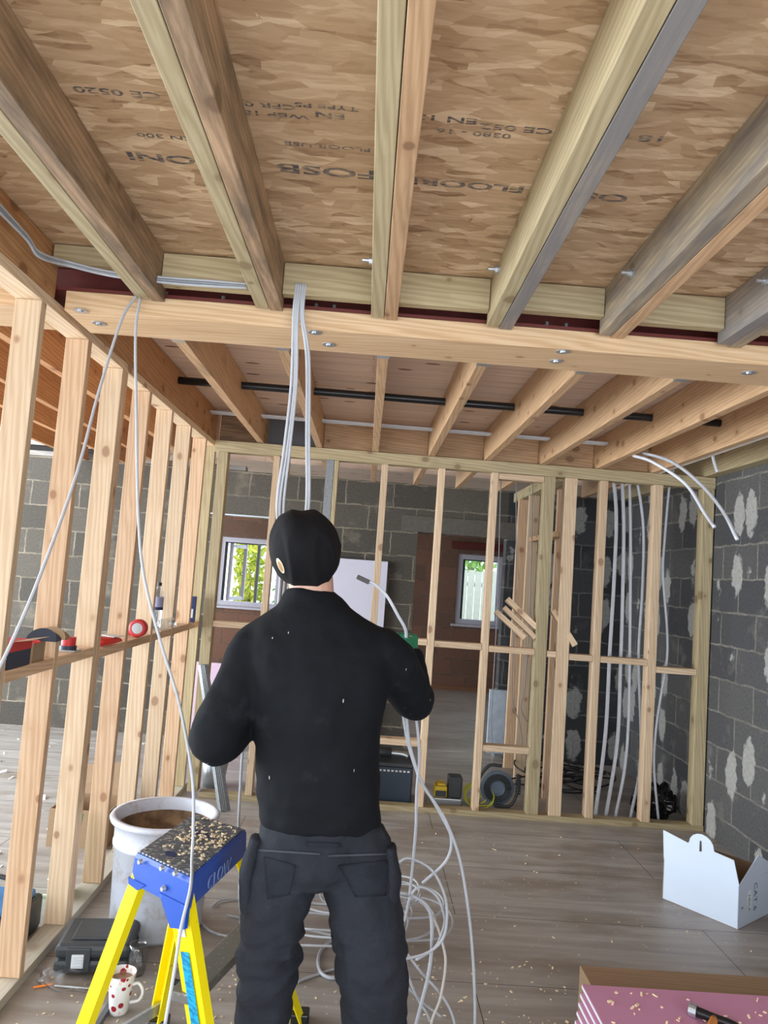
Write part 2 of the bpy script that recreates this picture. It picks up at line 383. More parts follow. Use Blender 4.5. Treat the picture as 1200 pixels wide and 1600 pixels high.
def text_mesh(name, s, size, mat, parent, M4, ext=.0003, bold=0.):
    c = bpy.data.curves.new(name, 'FONT'); c.body = s; c.size = size; c.extrude = ext; c.offset = bold; c.resolution_u = 3
    tmp = bpy.data.objects.new('tmp', c); COL.objects.link(tmp)
    bpy.context.view_layer.update()
    me = bpy.data.meshes.new_from_object(tmp.evaluated_get(bpy.context.evaluated_depsgraph_get())); COL.objects.unlink(tmp); bpy.data.objects.remove(tmp)
    me.transform(M4); me.materials.clear(); me.materials.append(mat)
    o = bpy.data.objects.new(name, me); COL.objects.link(o)
    if parent is not None:
        o.parent = parent; pm = Matrix.LocRotScale(parent.location, parent.rotation_euler, parent.scale)
        if parent.parent is not None: pm = Matrix.LocRotScale(parent.parent.location, parent.parent.rotation_euler, parent.parent.scale)
        o.matrix_parent_inverse = pm.inverted()
    return o
def struct(o): o['kind'] = 'structure'; return o

# ============================================================ SETTING
XL, XR = -1.147, 2.45
ZO, ZR = 2.635, 2.68
struct(box('floor', (-5.5, -1.5, -.05), (4.2, 11.3, 0), MT['floor']))
ceil = struct(box('ceiling', (-3.2, -1.5, ZO), (2.7, 2.68, ZO+.03), MT['osb']))
struct(box('ceiling_rear', (-2.78, 2.70, ZR), (2.7, 7.1, ZR+.03), MT['boards']))
struct(box('ceiling_far', (-3.4, 7.13, 2.60), (3.2, 11.25, 2.66), MT['boards']))
struct(box('wall_right', (XR, -1.5, 0), (XR+.22, 11.2, 2.60), MT['wall_r']))
# block cross wall with two openings
bm = bmesh.new()
YW = 6.95
for lo, hi in (((-5.5, 0), (-1.42, 2.47)), ((-1.42, 2.06), (-.55, 2.47)), ((-.55, 0), (.46, 2.47)), ((.46, 2.02), (1.30, 2.47))):
    bbox(bm, (lo[0], YW, lo[1]), (hi[0], YW+.14, hi[1]))
struct(mesh_obj('wall_middle', bm, MT['wall_b']))
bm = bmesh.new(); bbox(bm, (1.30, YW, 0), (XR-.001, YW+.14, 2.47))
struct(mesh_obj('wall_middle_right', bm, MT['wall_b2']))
lint = plain('concrete_lintel', (.10, .09, .075), .85, 0, .35, 25, .3)
struct(box('trim_1', (.30, YW-.012, 2.02), (1.5, YW-.001, 2.17), lint))
struct(box('trim_2', (-1.56, YW-.006, 2.045), (-.45, YW+.10, 2.058), MT['steel']))
# far brick wall with windows
W1 = (-2.17, -1.24, .98, 1.99); W2 = (1.36, 2.02, .96, 1.99)
bm = bmesh.new(); YF = 11.0
for x0, x1, z0, z1 in ((-3.4, W1[0], 0, 2.6), (W1[0], W1[1], 0, W1[2]), (W1[0], W1[1], W1[3], 2.6), (W1[1], W2[0], 0, 2.6), (W2[0], W2[1], 0, W2[2]), (W2[0], W2[1], W2[3], 2.6), (W2[1], 3.2, 0, 2.6)):
    bbox(bm, (x0, YF, z0), (x1, YF+.2, z1))
struct(mesh_obj('wall_far', bm, MT['wall_brown']))
struct(box('baseboard_far', (.5, YF-.04, 0), (2.4, YF-.002, .06), plain('brown_timber_strip', (.25, .12, .06), .6)))
tag(box('steel_lintel', (1.24, YF-.03, 2.06), (2.10, YF-.003, 2.17), MT['red_steel'], bev=.004), 'short dark red steel lintel above the right-hand far window', 'lintel')
def window(n, W, mull):
    x0, x1, z0, z1 = W
    root = struct(empty('window_%d' % n, (x0, YF, z0)))
    bm = bmesh.new(); fw = .075
    for lo, hi in (((x0, z0), (x1, z0+fw)), ((x0, z1-fw), (x1, z1)), ((x0, z0+fw), (x0+fw, z1-fw)), ((x1-fw, z0+fw), (x1, z1-fw))):
        bbox(bm, (lo[0], YF+.02, lo[1]), (hi[0], YF+.09, hi[1]), bev=.004)
    bbox(bm, (x0-.06, YF-.03, z0-.035), (x1+.04, YF+.10, z0-.002), bev=.004)
    fr = mesh_obj('window_frame', bm, MT['pvc'], root)
    if mull:
        m = bmesh.new(); bbox(m, (mull-.02, YF+.025, z0+fw), (mull+.02, YF+.085, z1-fw)); mesh_obj('mullion', m, plain('grey_mullion', (.12, .13, .14), .5), root)
    s = bmesh.new(); bbox(s, (x0+fw, YF+.03, z0+fw), (x0+fw+.03, YF+.08, z1-fw)); bbox(s, (x0+fw, YF+.03, z1-fw-.015), (x1-fw, YF+.08, z1-fw))
    mesh_obj('window_seal', s, MT['pvc_dark'], root)
    if mull:   # opened casement sash
        s = bmesh.new(); xa = x0+fw+.03; a = Vector((xa+.05, YF+.12, 0)); b = Vector((xa+.20, YF+.48, 0))
        for z in (z0+fw+.03, z1-fw-.05): timber_pts(s, a+Vector((0, 0, z)), b+Vector((0, 0, z)), .05, .05)
        for p in (a, b): timber_pts(s, p+Vector((0, 0, z0+fw)), p+Vector((0, 0, z1-fw)), .05, .05)
        mesh_obj('opened_sash', s, MT['pvc'], root)
    g = bmesh.new()
    if mull: bbox(g, (mull+.02, YF+.05, z0+fw), (x1-fw, YF+.056, z1-fw))
    else: bbox(g, (x0+fw+.03, YF+.05, z0+fw), (x1-fw, YF+.056, z1-fw))
    mesh_obj('glass', g, MT['glass'], root)
def timber_pts(bm, a, b, wd, dp):
    d = b-a; R = frame_of(d); add_box(bm, (a+b)/2, (d.length, wd, dp), rot=R)
window(1, W1, -1.60); window(2, W2, None)

# ------------------------------------------------------------ outside greenery and fence behind the windows
def leaf_mat(name, c1, c2):
    t = NT(name); oi = t.noise(t.coord(), 6, 3); return t.out(t.ramp(oi.outputs['Fac'], [(.35, c1), (.65, c2)]), .6)
LM = [leaf_mat('yellow_green_leaves', (.30, .42, .04), (.75, .72, .10)), leaf_mat('mid_green_leaves', (.16, .34, .08), (.42, .58, .18))]
def bush(x, y, rx, rz, z, n, mat, label):
    r = empty('shrub', (x, y, 0), label, 'shrub')
    s = bmesh.new(); tube(s, [(x, y, -.2), (x+.03, y, z*.6), (x, y+.02, z)], .03, 7, 6); mesh_obj('stem', s, MT['grey'], r)
    bm = bmesh.new(); rnd = random.Random(int(x*100))
    for i in range(n):
        u = Vector((rnd.gauss(0, 1), rnd.gauss(0, 1), rnd.gauss(0, 1))).normalized()*rnd.uniform(.5, 1)
        c = Vector((x+u.x*rx, y+u.y*.35, z+u.z*rz)); R = Euler((rnd.uniform(0, 6), rnd.uniform(0, 6), 0)).to_matrix(); s_ = rnd.uniform(.05, .10)
        vs = [bm.verts.new(c+R @ Vector(p)*s_) for p in ((-1, 0, 0), (-.2, .45, .1), (1, 0, 0), (-.2, -.45, .1))]; bm.faces.new(vs)
    mesh_obj('foliage', bm, mat, r)
bush(-2.05, 13.2, .30, 1.0, 1.5, 600, LM[0], 'yellow-green leafy shrub outside, seen through the left window')
bush(-1.30, 14.2, .42, 1.0, 1.2, 600, LM[1], 'mid green shrub outside, behind the mullion of the left window')
bush(2.0, 14.0, .75, .5, 2.2, 600, LM[1], 'green tree top showing above the garden fence outside')
fr = empty('garden_fence', (2.2, 13.4, 0), 'pale close-boarded fence outside the right-hand far window', 'fence')
fm = plain('bleached_fence', (.62, .60, .54), .8, 0, .2, 10)
bm = bmesh.new()
for i in range(16): bbox(bm, (1.2+i*.13, 13.4, -.3), (1.2+i*.13+.12, 13.43, 1.78+.01*(i % 3)))
mesh_obj('boards', bm, fm, fr)
for z in (.2, 1.5):
    bm = bmesh.new(); bbox(bm, (1.2, 13.44, z), (3.3, 13.49, z+.08)); mesh_obj('rail', bm, fm, fr)
struct(box('floor_outside', (-8, 11.31, -.25), (8, 20, -.2), plain('grass_ground', (.16, .24, .07), .9)))

# ============================================================ UPPER CEILING (front)
ZJ = 2.482
def xj(k): return -.002+.4*k
pos = ['leftmost', 'second', 'third', 'fourth', 'fifth', 'sixth']
mats = [('green', 'dark_edge'), ('green', 'dark_edge'), ('green', 'joist'), ('green', 'grey2'), ('grey', 'joist'), ('grey', 'grey2')]
mats = [('green', 'brownside'), ('green', 'brownside'), ('green', 'joist'), ('green', 'grey2'), ('grey', 'joist'), ('grey2', 'grey')]
desc = [('greenish treated', 'brown stained'), ('greenish knotty', 'brown weathered'), ('pale green straight-grained', 'tan'), ('pale green ribbed', 'silver-grey'), ('brownish', 'pinkish'), ('grey', 'grey-brown')]
offx = [-.012, 0, 0, .004, .0, .018]
jo = {}
for i in range(6):
    k = i-2; x = xj(k)+offx[i]
    for s in (0, 1):
        y1 = (2.515, 2.53)[s] if i < 3 else (2.515, 2.535)[s]
        xc = x + (-.0235 if s == 0 else .0235)
        o = timber('ceiling_joist', (xc, -1.45, (ZJ+ZO)/2-.0005), (xc, y1, (ZJ+ZO)/2-.0005), .045, ZO-ZJ-.002, mats[i][s],
                   '%s joist, %s half of the %s doubled pair under the strand board' % (desc[i][s], ('left', 'right')[s], pos[i]), 'joist', 'doubled joists under the strand board')
        jo[(i, s)] = o
def child_cyl(name, a, b, r, mat, par, nut=True):
    bm = bmesh.new(); cyl(bm, a, b, r, seg=10)
    if nut:
        d = (Vector(b)-Vector(a)).normalized(); cyl(bm, Vector(a)+d*.004, Vector(a)+d*.014, r*2, seg=6); cyl(bm, Vector(a), Vector(a)+d*.003, r*2.6, seg=14)
    return mesh_obj(name, bm, mat, par)
for i, (y, z) in {2: (2.24, 2.565), 3: (2.31, 2.60), 4: (2.2, 2.575), 5: (2.19, 2.58)}.items():
    x = xj(i-2)+offx[i]-.046
    child_cyl('bolt', (x, y, z), (x-.035, y, z), .006, MT['steel'], jo[(i, 0)])
# blocking between the doubled joists
for i in range(7):
    xa = (xj(i-3)+offx[i-1]+.048) if i > 0 else XL+.01
    xb = (xj(i-2)+offx[i]-.048) if i < 6 else XR-.02
    zl = 2.565 if i == 0 else (2.52 if i not in (4,) else 2.53)
    timber('joist_blocking', (xa, 2.48, (zl+ZO)/2-.002), (xb, 2.48, (zl+ZO)/2-.002), .04, ZO-zl-.006, 'green',
           'pale green blocking board in the %s bay along the red steel beam' % ['leftmost', 'second', 'third', 'fourth', 'fifth', 'sixth', 'seventh'][i], 'blocking', 'blocking boards between the doubled joists')
# steel beam
bm = bmesh.new()
for a, b in (((2.545, 2.503), (2.775, 2.515)), ((2.655, 2.515), (2.667, 2.62)), ((2.545, 2.62), (2.775, 2.632))):
    bbox(bm, (-3.0, a[0], a[1]), (XR-.005, b[0], b[1]))
sb = tag(mesh_obj('steel_beam', bm, MT['red_steel']), 'dark red oxide steel beam running across the room above the timber plate', 'beam')
for px in ((262, 440), (352, 433), (495, 468), (523, 472), (855, 497), (885, 500)):
    p = at(*px, Y=2.60); child_cyl('bolt', (p.x, 2.60, 2.516), (p.x, 2.60, 2.545), .007, MT['steel'], sb)
bt = timber('beam_plate', (-1.115, 2.665, 2.4655), (XR-.005, 2.665, 2.4655), .25, .071, 'beam',
            'long pale knotty timber plate bolted beneath the red steel beam', 'beam', bev=.003)
bt2 = timber('beam_plate', (-3.0, 2.665, 2.4655), (-1.245, 2.665, 2.4655), .25, .071, 'beam', 'short length of timber beam plate seen left of the stud partition', 'beam', bev=.003)
for px in ((126, 485), (155, 505), (492, 519), (514, 538), (880, 549), (869, 564), (1170, 582)):
    p = at(*px, Z=2.43); bm = bmesh.new(); cyl(bm, (p.x, p.y, 2.4295), (p.x, p.y, 2.4275), .025, seg=18); cyl(bm, (p.x, p.y, 2.4275), (p.x, p.y, 2.424), .010, seg=6)
    mesh_obj('washer', bm, MT['steel'], bt)
# stamps on the board, printed upside down
ink = NT('stamp_ink'); iv = ink.noise(ink.coord((30, 260, 1)), 1, 3)
ink.out(ink.ramp(iv.outputs['Fac'], [(.40, (.42, .31, .20)), (.56, (.075, .07, .08))]), .8); ink = ink.m
def stamp(s, px, size, bold=0.):
    p = at(*px, Z=ZO)
    M4 = Matrix.Translation((p.x, p.y, ZO-.0006)) @ Matrix.Rotation(PI, 4, 'X') @ Matrix.Rotation(PI, 4, 'Z') @ Matrix.Scale(1.9, 4, (1, 0, 0))
    # seen from below with tops of the letters towards the beam
    text_mesh('stamp', s, size, ink, ceil, M4, .0002, bold)
stamp('13 CE 0520', (300, 150), .030, .0005)
stamp('EN 300', (300, 214), .024, .0003); stamp('ONI', (304, 246), .052, .0012)
stamp('CPR 0520', (462, 165), .024, .0003); stamp('EN', (540, 178), .03, .0005)
stamp('WBP 18', (482, 180), .024, .0003)
stamp('0380 - 16', (800, 210), .024, .0003); stamp('TYPE P5', (560, 168), .022, .0003)
stamp('FLOOR USE', (580, 232), .022, .0002); stamp('FOSB', (590, 268), .060, .0012)
stamp('EN 1398', (748, 186), .030, .0005); stamp('CE 052', (866, 202), .030, .0005)
stamp('FLOORI', (822, 292), .046, .0012)
stamp('18 MM', (1046, 214), .036, .0005); stamp('OSB', (985, 306), .052, .0012)

# ============================================================ REAR CEILING
ZB = 2.458
names = ['first', 'second', 'third', 'fourth', 'fifth', 'sixth', 'seventh', 'eighth']
for i in range(8):
    x = .005+.4*(i-2); x += (-.012 if i == 0 else 0)
    o = timber('ceiling_joist', (x, 2.80, (ZB+ZR)/2-.001), (x, YW-.005, (ZB+ZR)/2-.001), .045, ZR-ZB-.003, 'joist' if i < 4 else 'rpine',
               'deep spruce joist behind the beam, %s of the row counted from the left' % names[i], 'joist', 'deep joists over the rear of the room')
    h = bmesh.new(); zz = ZB-.002
    bbox(h, (x-.0265, 2.792, zz-.002), (x+.0265, 2.905, zz)); bbox(h, (x-.0265, 2.792, zz), (x-.0245, 2.905, zz+.12)); bbox(h, (x+.0245, 2.792, zz), (x+.0265, 2.905, zz+.12))
    tag(mesh_obj('joist_hanger', h, MT['steel']), 'galvanised joist hanger under the front end of the %s deep joist' % names[i], 'joist hanger', 'joist hangers along the timber beam')
for i, x in enumerate((-1.57, -1.97, -2.32, -2.70)):
    timber('ceiling_joist', (x, 2.80, (ZB+ZR)/2-.001), (x, YW-.005, (ZB+ZR)/2-.001), .045, ZR-ZB-.003, 'pine_orange',
           'orange joist over the left-hand room, %s from the partition' % names[i], 'joist', 'joists over the left-hand room')
# strongback blocking above the back partition
for i in range(8):
    xa = (.005+.4*(i-3)+.024) if i else XL+.03
    xb = .005+.4*(i-2)-.024 + (-.012 if i == 0 else 0)
    mt = 'dark_edge' if i in (0,) else ('joist')
    if i == 1: mt = MT['pvc_dark']
    timber('joist_blocking', (xa, 5.30, 2.565), (xb, 5.30, 2.565), .04, .19, MT[mt] if isinstance(mt, str) else plain('slate_blocking', (.10, .10, .11), .7),
           'brown blocking board above the back partition, %s bay from the left' % names[i] if i != 1 else 'dark grey blocking panel above the back partition', 'blocking', None if i == 1 else 'blocking above the back partition')
bm = bmesh.new(); tube(bm, [(-1.14, 4.17, 2.610), (.4, 4.19, 2.610), (1.985, 4.19, 2.610)], .022, 14, 4)
tag(mesh_obj('waste_pipe', bm, MT['black_pipe'], smooth=True), 'long black plastic pipe threaded through the rear ceiling joists', 'pipe')
for q, y in enumerate((4.97, 5.02)):
    cable('conduit', [(-1.13, y, 2.61), (.2, y, 2.607), (1.62+q*.03, y, 2.60)], .009, 'conduit', 'thin pale conduit through the rear joists, the %s of two' % ('nearer', 'farther')[q], 'pair of pale conduits', 'conduit')
for q, y in enumerate((5.9, 5.96)):
    cable('conduit', [(-1.0, y, 2.63), (0, y, 2.59), (1.0, y, 2.62), (1.9, y, 2.63)], .008, 'conduit', 'sagging pale cable under the ceiling beyond the back partition, %s one' % ('nearer', 'farther')[q], 'cables beyond the back partition', 'cable')
timber('wall_plate', (2.405, 2.80, 2.525), (2.405, 6.9, 2.525), .085, .13, 'green', 'dark green treated timber along the top of the right block wall', 'timber')
box_o = box('wall_plate', (-5.0, YW+.01, 2.475), (-1.2, YW+.13, 2.52), MT['grey2']); tag(box_o, 'grey timber lying along the top of the left block wall', 'timber')
bm = bmesh.new()
prism(bm, [(-.05, -.02), (.05, -.02), (.05, .02), (-.05, .02)], (-4.5, 7.3, 2.76), (-2.2, 7.3, 2.60)); 
tag(mesh_obj('roof_batten', bm, MT['dark_edge']), 'dark sloping roof batten above the left block wall', 'timber')
tag(box('roofing_felt', (-4.8, 7.16, 2.55), (-2.0, 7.2, 2.70), plain('dark_felt', (.05, .045, .04), .9)), 'strip of dark roofing felt above the left block wall', 'roofing felt')

# ============================================================ LEFT PARTITION
XLo = XL-.089
timber('top_plate', ((XL+XLo)/2, -1.4, 2.4435), ((XL+XLo)/2, 5.43, 2.4435), .089, .037, 'pine_pale', 'long pale top plate running along the left stud partition', 'plate')
timber('rim_joist', (XL-.02, -1.4, 2.548), (XL-.02, 2.525, 2.548), .045, .170, 'pine_orange', 'orange-brown rim joist on the left top plate, in front of the beam', 'joist')
timber('rim_joist', (XL-.02, 2.80, 2.570), (XL-.02, 5.40, 2.570), .045, .214, 'pine_orange', 'orange-brown rim joist on the left top plate, behind the beam', 'joist')
timber('sole_plate', ((XL+XLo)/2, 1.2, .019), ((XL+XLo)/2, 5.43, .019), .089, .038, 'sole', 'dusty sole plate on the floor under the left stud partition', 'plate')
ys = [2.44, 2.86, 3.27, 3.69, 4.12, 4.56, 5.00]
lm = ['pine_pale', 'pine', 'pine_pale', 'pine', 'pine_pale', 'pine_pale', 'pine']
for i, y in enumerate(ys):
    timber('wall_stud', ((XL+XLo)/2, y+.019, .039), ((XL+XLo)/2, y+.019, 2.4245), .089, .038, lm[i], 'knotty pine stud of the left partition, %s from the camera' % names[i], 'stud', 'studs of the left partition', up=(0, 1, 0))
timber('wall_stud', ((XL+XLo)/2, 3.27+.059, .039), ((XL+XLo)/2, 3.27+.059, 2.4245), .089, .038, 'pine', 'second stud doubled up behind the third stud of the left partition', 'stud', up=(0, 1, 0))
timber('wall_stud', ((XL+XLo)/2, 5.33, .039), ((XL+XLo)/2, 5.33, 2.4245), .089, .045, 'green', 'green treated end stud of the left partition with a blue-marked top', 'stud', up=(0, 1, 0))
yy = ys + [5.305]
nog = []
for i in range(len(yy)-1):
    a = yy[i]+.0385 + (.04 if i == 2 else 0); b = yy[i+1]-.0005
    z = 1.195 if i < 2 else 1.18
    nog.append(timber('noggin', ((XL+XLo)/2, a, z-.022), ((XL+XLo)/2, b, z-.022), .089, .04, 'pine', 'horizontal noggin used as a shelf in the left partition, %s bay from the camera' % names[i], 'noggin', 'noggins of the left partition'))
timber('noggin', ((XL+XLo)/2, 1.9, 1.173), ((XL+XLo)/2, 2.4395, 1.173), .089, .04, 'pine', 'noggin at the left edge of the photo, nearest the camera', 'noggin')

# ============================================================ BACK PARTITION
YS = 5.2
timber('sole_plate', (-1.02, YS+.045, .019), (XR-.005, YS+.045, .019), .089, .038, 'green', 'pale sole plate on the floor under the back stud partition', 'plate')
timber('top_plate', (XL+.02, YS+.045, 2.4165), (XR-.005, YS+.045, 2.4165), .089, .08, 'green', 'greenish top plate along the back stud partition', 'plate')
bs = [(-1.065, .07, 'green', 'thick green post closing the left end of the back partition'), (-.684, .045, 'pine_pale', 'stud of the back partition left of the black beanie'),
      (.081, .045, 'pine_pale', 'slim stud of the back partition in front of the white board'), (.487, .045, 'pine_pale', 'stud of the back partition just right of the green glove'),
      (.868, .045, 'pine_pale', 'stud of the back partition crossing the right far window'), (1.257, .08, 'green', 'broad green stud of the back partition beside the leaning offcuts'),
      (1.412, .085, 'pine_pale', 'broad knotty stud of the back partition left of the black gap'), (1.65, .05, 'pine_pale', 'stud of the back partition left of the white pipes'),
      (2.04, .06, 'pine_pale', 'stud of the back partition right of the white pipes'), (2.40, .08, 'green', 'green treated end post of the back partition against the right block wall')]
for x, wd, mt, lb in bs:
    timber('wall_stud', (x, YS+.045, .039), (x, YS+.045, 2.3755), wd, .088, mt, lb, 'stud', 'studs of the back partition' if wd == .045 else None, up=(0, 1, 0))
bm = bmesh.new()
for i in range(2): bbox(bm, (-.335, YS+.002+i*.084, .04), (-.28, YS+.005+i*.084, 2.375))
bbox(bm, (-.335, YS+.002, .04), (-.332, YS+.089, 2.375))
ms = tag(mesh_obj('metal_stud', bm, plain('dull_galvanised_channel', (.26, .27, .28), .55, .4, .5, 90)), 'perforated galvanised metal channel fixed above the black beanie', 'stud')
timber('wall_stud', (-.262, YS+.045, .039), (-.262, YS+.045, 2.3755), .03, .088, 'green', 'thin timber strip fixed beside the galvanised metal channel', 'stud', up=(0, 1, 0))
for a, b, z, lb in ((-1.028, -.708, 1.175, 'noggin at mid height behind the left shoulder'), (.512, .843, 1.145, 'mid-height noggin below the right far window'), (.893, 1.215, 1.137, 'mid-height noggin carrying three leaning offcuts'),
                    (1.457, 1.623, 1.120, 'short mid-height noggin carrying a single leaning offcut'), (1.677, 2.008, 1.118, 'mid-height noggin behind the white pipes'), (2.072, 2.358, 1.075, 'lowered mid-height noggin at the right end'),
                    (.893, 1.215, .46, 'low noggin between two studs above the tool reel'), (.106, .462, .46, 'low noggin above the dark blue tub'), (.106, .462, 1.15, 'mid-height noggin hidden partly behind the right elbow'), (1.302, 1.367, 1.13, 'tiny noggin between two broad studs')):
    timber('noggin', (a, YS+.045, z), (b, YS+.045, z), .085, .042, 'pine_pale', lb + ' in the back partition' if 'back partition' not in lb else lb, 'noggin')
timber('noggin', (.893, YS+.045, 2.352), (1.215, YS+.045, 2.352), .085, .042, 'pine_pale', 'short head timber under the top plate of the back partition', 'noggin')
# perpendicular partition
for y, x, mt, lb in ((5.75, 1.50, 'pine', 'pinkish stud standing behind the broad knotty stud'), (6.25, 1.385, 'pine_pale', 'pale stud of the side partition beyond the offcuts'), (6.62, 1.37, 'pine', 'orange far stud of the side partition beyond the offcuts')):
    timber('wall_stud', (x, y, .0), (x, y, 2.36), .089, .045, mt, lb, 'stud', up=(0, 1, 0))
timber('top_plate', (1.385, 5.30, 2.405), (1.385, 6.93, 2.405), .089, .085, 'green', 'top plate of the side partition running away to the block wall', 'plate')
timber('noggin', (1.385, 5.32, 1.98), (1.385, 6.2, 1.98), .085, .04, 'joist', 'high noggin of the side partition near its top', 'noggin')
# offcuts
def offcut(p0, p1, Y, wd, mt, lb):
    a = at(*p0, Y=Y+.03); b = at(*p1, Y=Y-.02)
    timber('timber_offcut', a, b, wd*.85, .07, mt, lb, 'offcut', up=(0, 1, 0))
offcut((774, 955), (820, 997), 5.25, .042, 'pine_pale', 'lowest of the three pale offcuts leaning on the noggin')
offcut((787, 949), (836, 997), 5.26, .040, 'pine_pale', 'middle one of the three pale offcuts leaning on the noggin')
offcut((792, 936), (838, 981), 5.27, .045, 'pine_pale', 'topmost of the three pale offcuts leaning on the noggin')
offcut((863, 954), (898, 1009), 5.24, .045, 'pine_pale', 'single pale offcut leaning against the broad knotty stud')

# white pipes in the back partition
PP = [[(957, 700), (958, 730), (965, 800), (962, 900), (955, 1020), (948, 1150), (932, 1276)],
      [(972, 705), (972, 730), (976, 820), (974, 950), (971, 1040), (966, 1160), (948, 1277)],
      [(984, 705), (984, 735), (986, 850), (985, 1000), (983, 1120), (977, 1200), (962, 1278)],
      [(986, 700), (992, 735), (1005, 820), (1004, 920), (998, 1020), (1001, 1130), (1000, 1200), (985, 1278)]]
for i, P in enumerate(PP):
    pts = [at(x, y, Y=5.33+.02*i) for x, y in P]; pts[0].z = 2.52; pts[-1].z = .004
    pts = [Vector((p.x, 5.36+.01*i, p.z)) for p in pts]
    cable('plastic_pipe', pts, .0135 if i < 2 else .011, 'cable_white', 'bowed white plastic pipe behind the back partition, %s from the left of four' % names[i], 'white pipes behind the back partition', 'pipe')
pts = [at(x, y, Y=5.36) for x, y in [(1053, 725), (1046, 760), (1038, 850), (1036, 900), (1042, 980), (1042, 1030), (1033, 1085), (1025, 1140), (1022, 1200), (1029, 1284)]]; pts[0].z = 2.52; pts[-1].z = .006
cable('plastic_pipe', pts, .009, 'cable_white', 'thin wavy white pipe right of the stud by the right wall', None, 'pipe')
for i, P in enumerate(([(990, 712), (1020, 722), (1070, 755), (1100, 800), (1116, 823)], [(1003, 707), (1050, 722), (1095, 757), (1130, 800), (1152, 843)])):
    pts = [at(x, y, Y=4.6-.18*j) for j, (x, y) in enumerate(P)]
    cable('plastic_pipe', pts, .010, 'cable_white', ('shorter' if i == 0 else 'longer')+' white pipe end drooping from the joists at the right wall', None, 'pipe')
cable('plastic_pipe', [at(1112, 705, Y=4.5), at(1116, 722, Y=4.45), at(1121, 737, Y=4.4)], .010, 'cable_white', 'stub of white pipe poking down from the last joist', None, 'pipe')

# ============================================================ HANGING CABLES
def path(P, Y): return [at(x, y, Y=(Y if not isinstance(Y, (list, tuple)) else Y[i])) for i, (x, y) in enumerate(P)]
cb = [([(449, 462), (460, 500), (455, 600), (444, 700), (433, 790)], 'first'), ([(451, 462), (463, 500), (460, 600), (449, 700), (437, 795)], 'second'),
      ([(453, 462), (466, 505), (463, 600), (453, 700), (443, 800)], 'third'), ([(456, 462), (472, 495), (479, 560), (479, 680), (478, 800)], 'fourth'), ([(458, 462), (475, 497), (483, 560), (483, 680), (482, 800)], 'fifth')]
for i, (P, nm) in enumerate(cb):
    pts = path(P, 2.50); pts[0] = Vector((-.31+.008*i, 2.46, 2.56)); pts[1].y = 2.47
    pts += [Vector((-.29+.015*i, 2.53, 1.62)), Vector((-.28+.012*i, 2.50, 1.42)), Vector((-.26+.012*i, 2.50, 1.22))]
    cable('hanging_cable', pts, .0048, 'cable', 'pale cable hanging from the second joist pair to the worker, %s from the left' % nm, 'cables hanging in front of the worker')
cable('hanging_cable', path([(213, 462), (190, 500), (155, 610), (120, 740), (70, 880), (20, 1000), (-40, 1120)], [2.5, 2.45, 2.35, 2.2, 2.05, 1.95, 1.85]), .0046, 'cable', 'pale grey cable sweeping down to the left edge of the photo')
pts = path([(219, 466), (212, 520), (213, 640), (216, 800), (225, 900), (250, 1000), (280, 1100), (300, 1210), (302, 1290)], [2.5, 2.47, 2.46, 2.44, 2.42, 2.40, 2.38, 2.35, 2.33]) + path([(300, 1340), (298, 1385), (283, 1450), (272, 1520), (258, 1600)], [2.28, 2.15, 2.08, 2.04, 2.0])
cable('hanging_cable', pts, .0048, 'cable', 'long grey cable hanging from the first joist pair over the stepladder')
for q in range(3):
    pts = [Vector((-1.10, 1.6, 2.56)), Vector((-1.105, 1.95, 2.555-.01*q)), at(40, 365+4*q, X=-1.105), at(62, 394+4*q, X=-1.10), at(110, 410+3*q, Y=2.42), at(180, 426+3*q, Y=2.40), at(262, 434+4*q, Y=2.43), at(330, 439+4*q, Y=2.43), at(386, 444+3*q, Y=2.43)]
    cable('ceiling_cable', pts, .0045, 'cable_dark' if q == 1 else 'cable', '%s of the three cables clipped along the rim joist and over to the second pair' % ('upper', 'middle', 'lower')[q], 'cables along the red steel beam')
# thin white cable left of the body
cable('hanging_cable', [Vector((-.27, 2.53, 1.24))]+path([(386, 1085), (380, 1160), (376, 1220), (373, 1290), (376, 1340), (374, 1400)], [2.62, 2.7, 2.8, 2.85, 2.9, 2.95])+[at(378, 1440, Z=.006)], .005, 'cable', 'white cable dropping between the left elbow and the body')

# ============================================================ PERSON
def remesh(name, bm, mat, parent, vox=.010, sm=6, fac=.6, disp=None):
    me = bpy.data.meshes.new('t'); bmesh.ops.recalc_face_normals(bm, faces=bm.faces[:]); bm.to_mesh(me); bm.free()
    o = bpy.data.objects.new('t', me); COL.objects.link(o)
    m = o.modifiers.new('r', 'REMESH'); m.mode = 'VOXEL'; m.voxel_size = vox
    s = o.modifiers.new('s', 'SMOOTH'); s.iterations = sm; s.factor = fac
    bpy.context.view_layer.update()
    me2 = bpy.data.meshes.new_from_object(o.evaluated_get(bpy.context.evaluated_depsgraph_get()))
    COL.objects.unlink(o); bpy.data.objects.remove(o)
    if disp:
        ns = [v.normal.copy() for v in me2.vertices]
        for v, n_ in zip(me2.vertices, ns): v.co += n_*disp(v.co)
    me2.name = name; me2.materials.clear(); me2.materials.append(mat)
    for p in me2.polygons: p.use_smooth = True
    r = bpy.data.objects.new(name, me2); COL.objects.link(r)
    if parent is not None:
        r.parent = parent; r.matrix_parent_inverse = Matrix.LocRotScale(parent.location, parent.rotation_euler, parent.scale).inverted()
    return r
def ell_stack(bm, rings, seg=28):
    R = []
    for x, y, z, rx, ry in rings: R.append([bm.verts.new((x+rx*math.cos(2*PI*i/seg), y+ry*math.sin(2*PI*i/seg), z)) for i in range(seg)])
    for A, B in zip(R, R[1:]):
        for i in range(seg): bm.faces.new((A[i], A[(i+1) % seg], B[(i+1) % seg], B[i]))
    bm.faces.new(R[0][::-1]); bm.faces.new(R[-1])
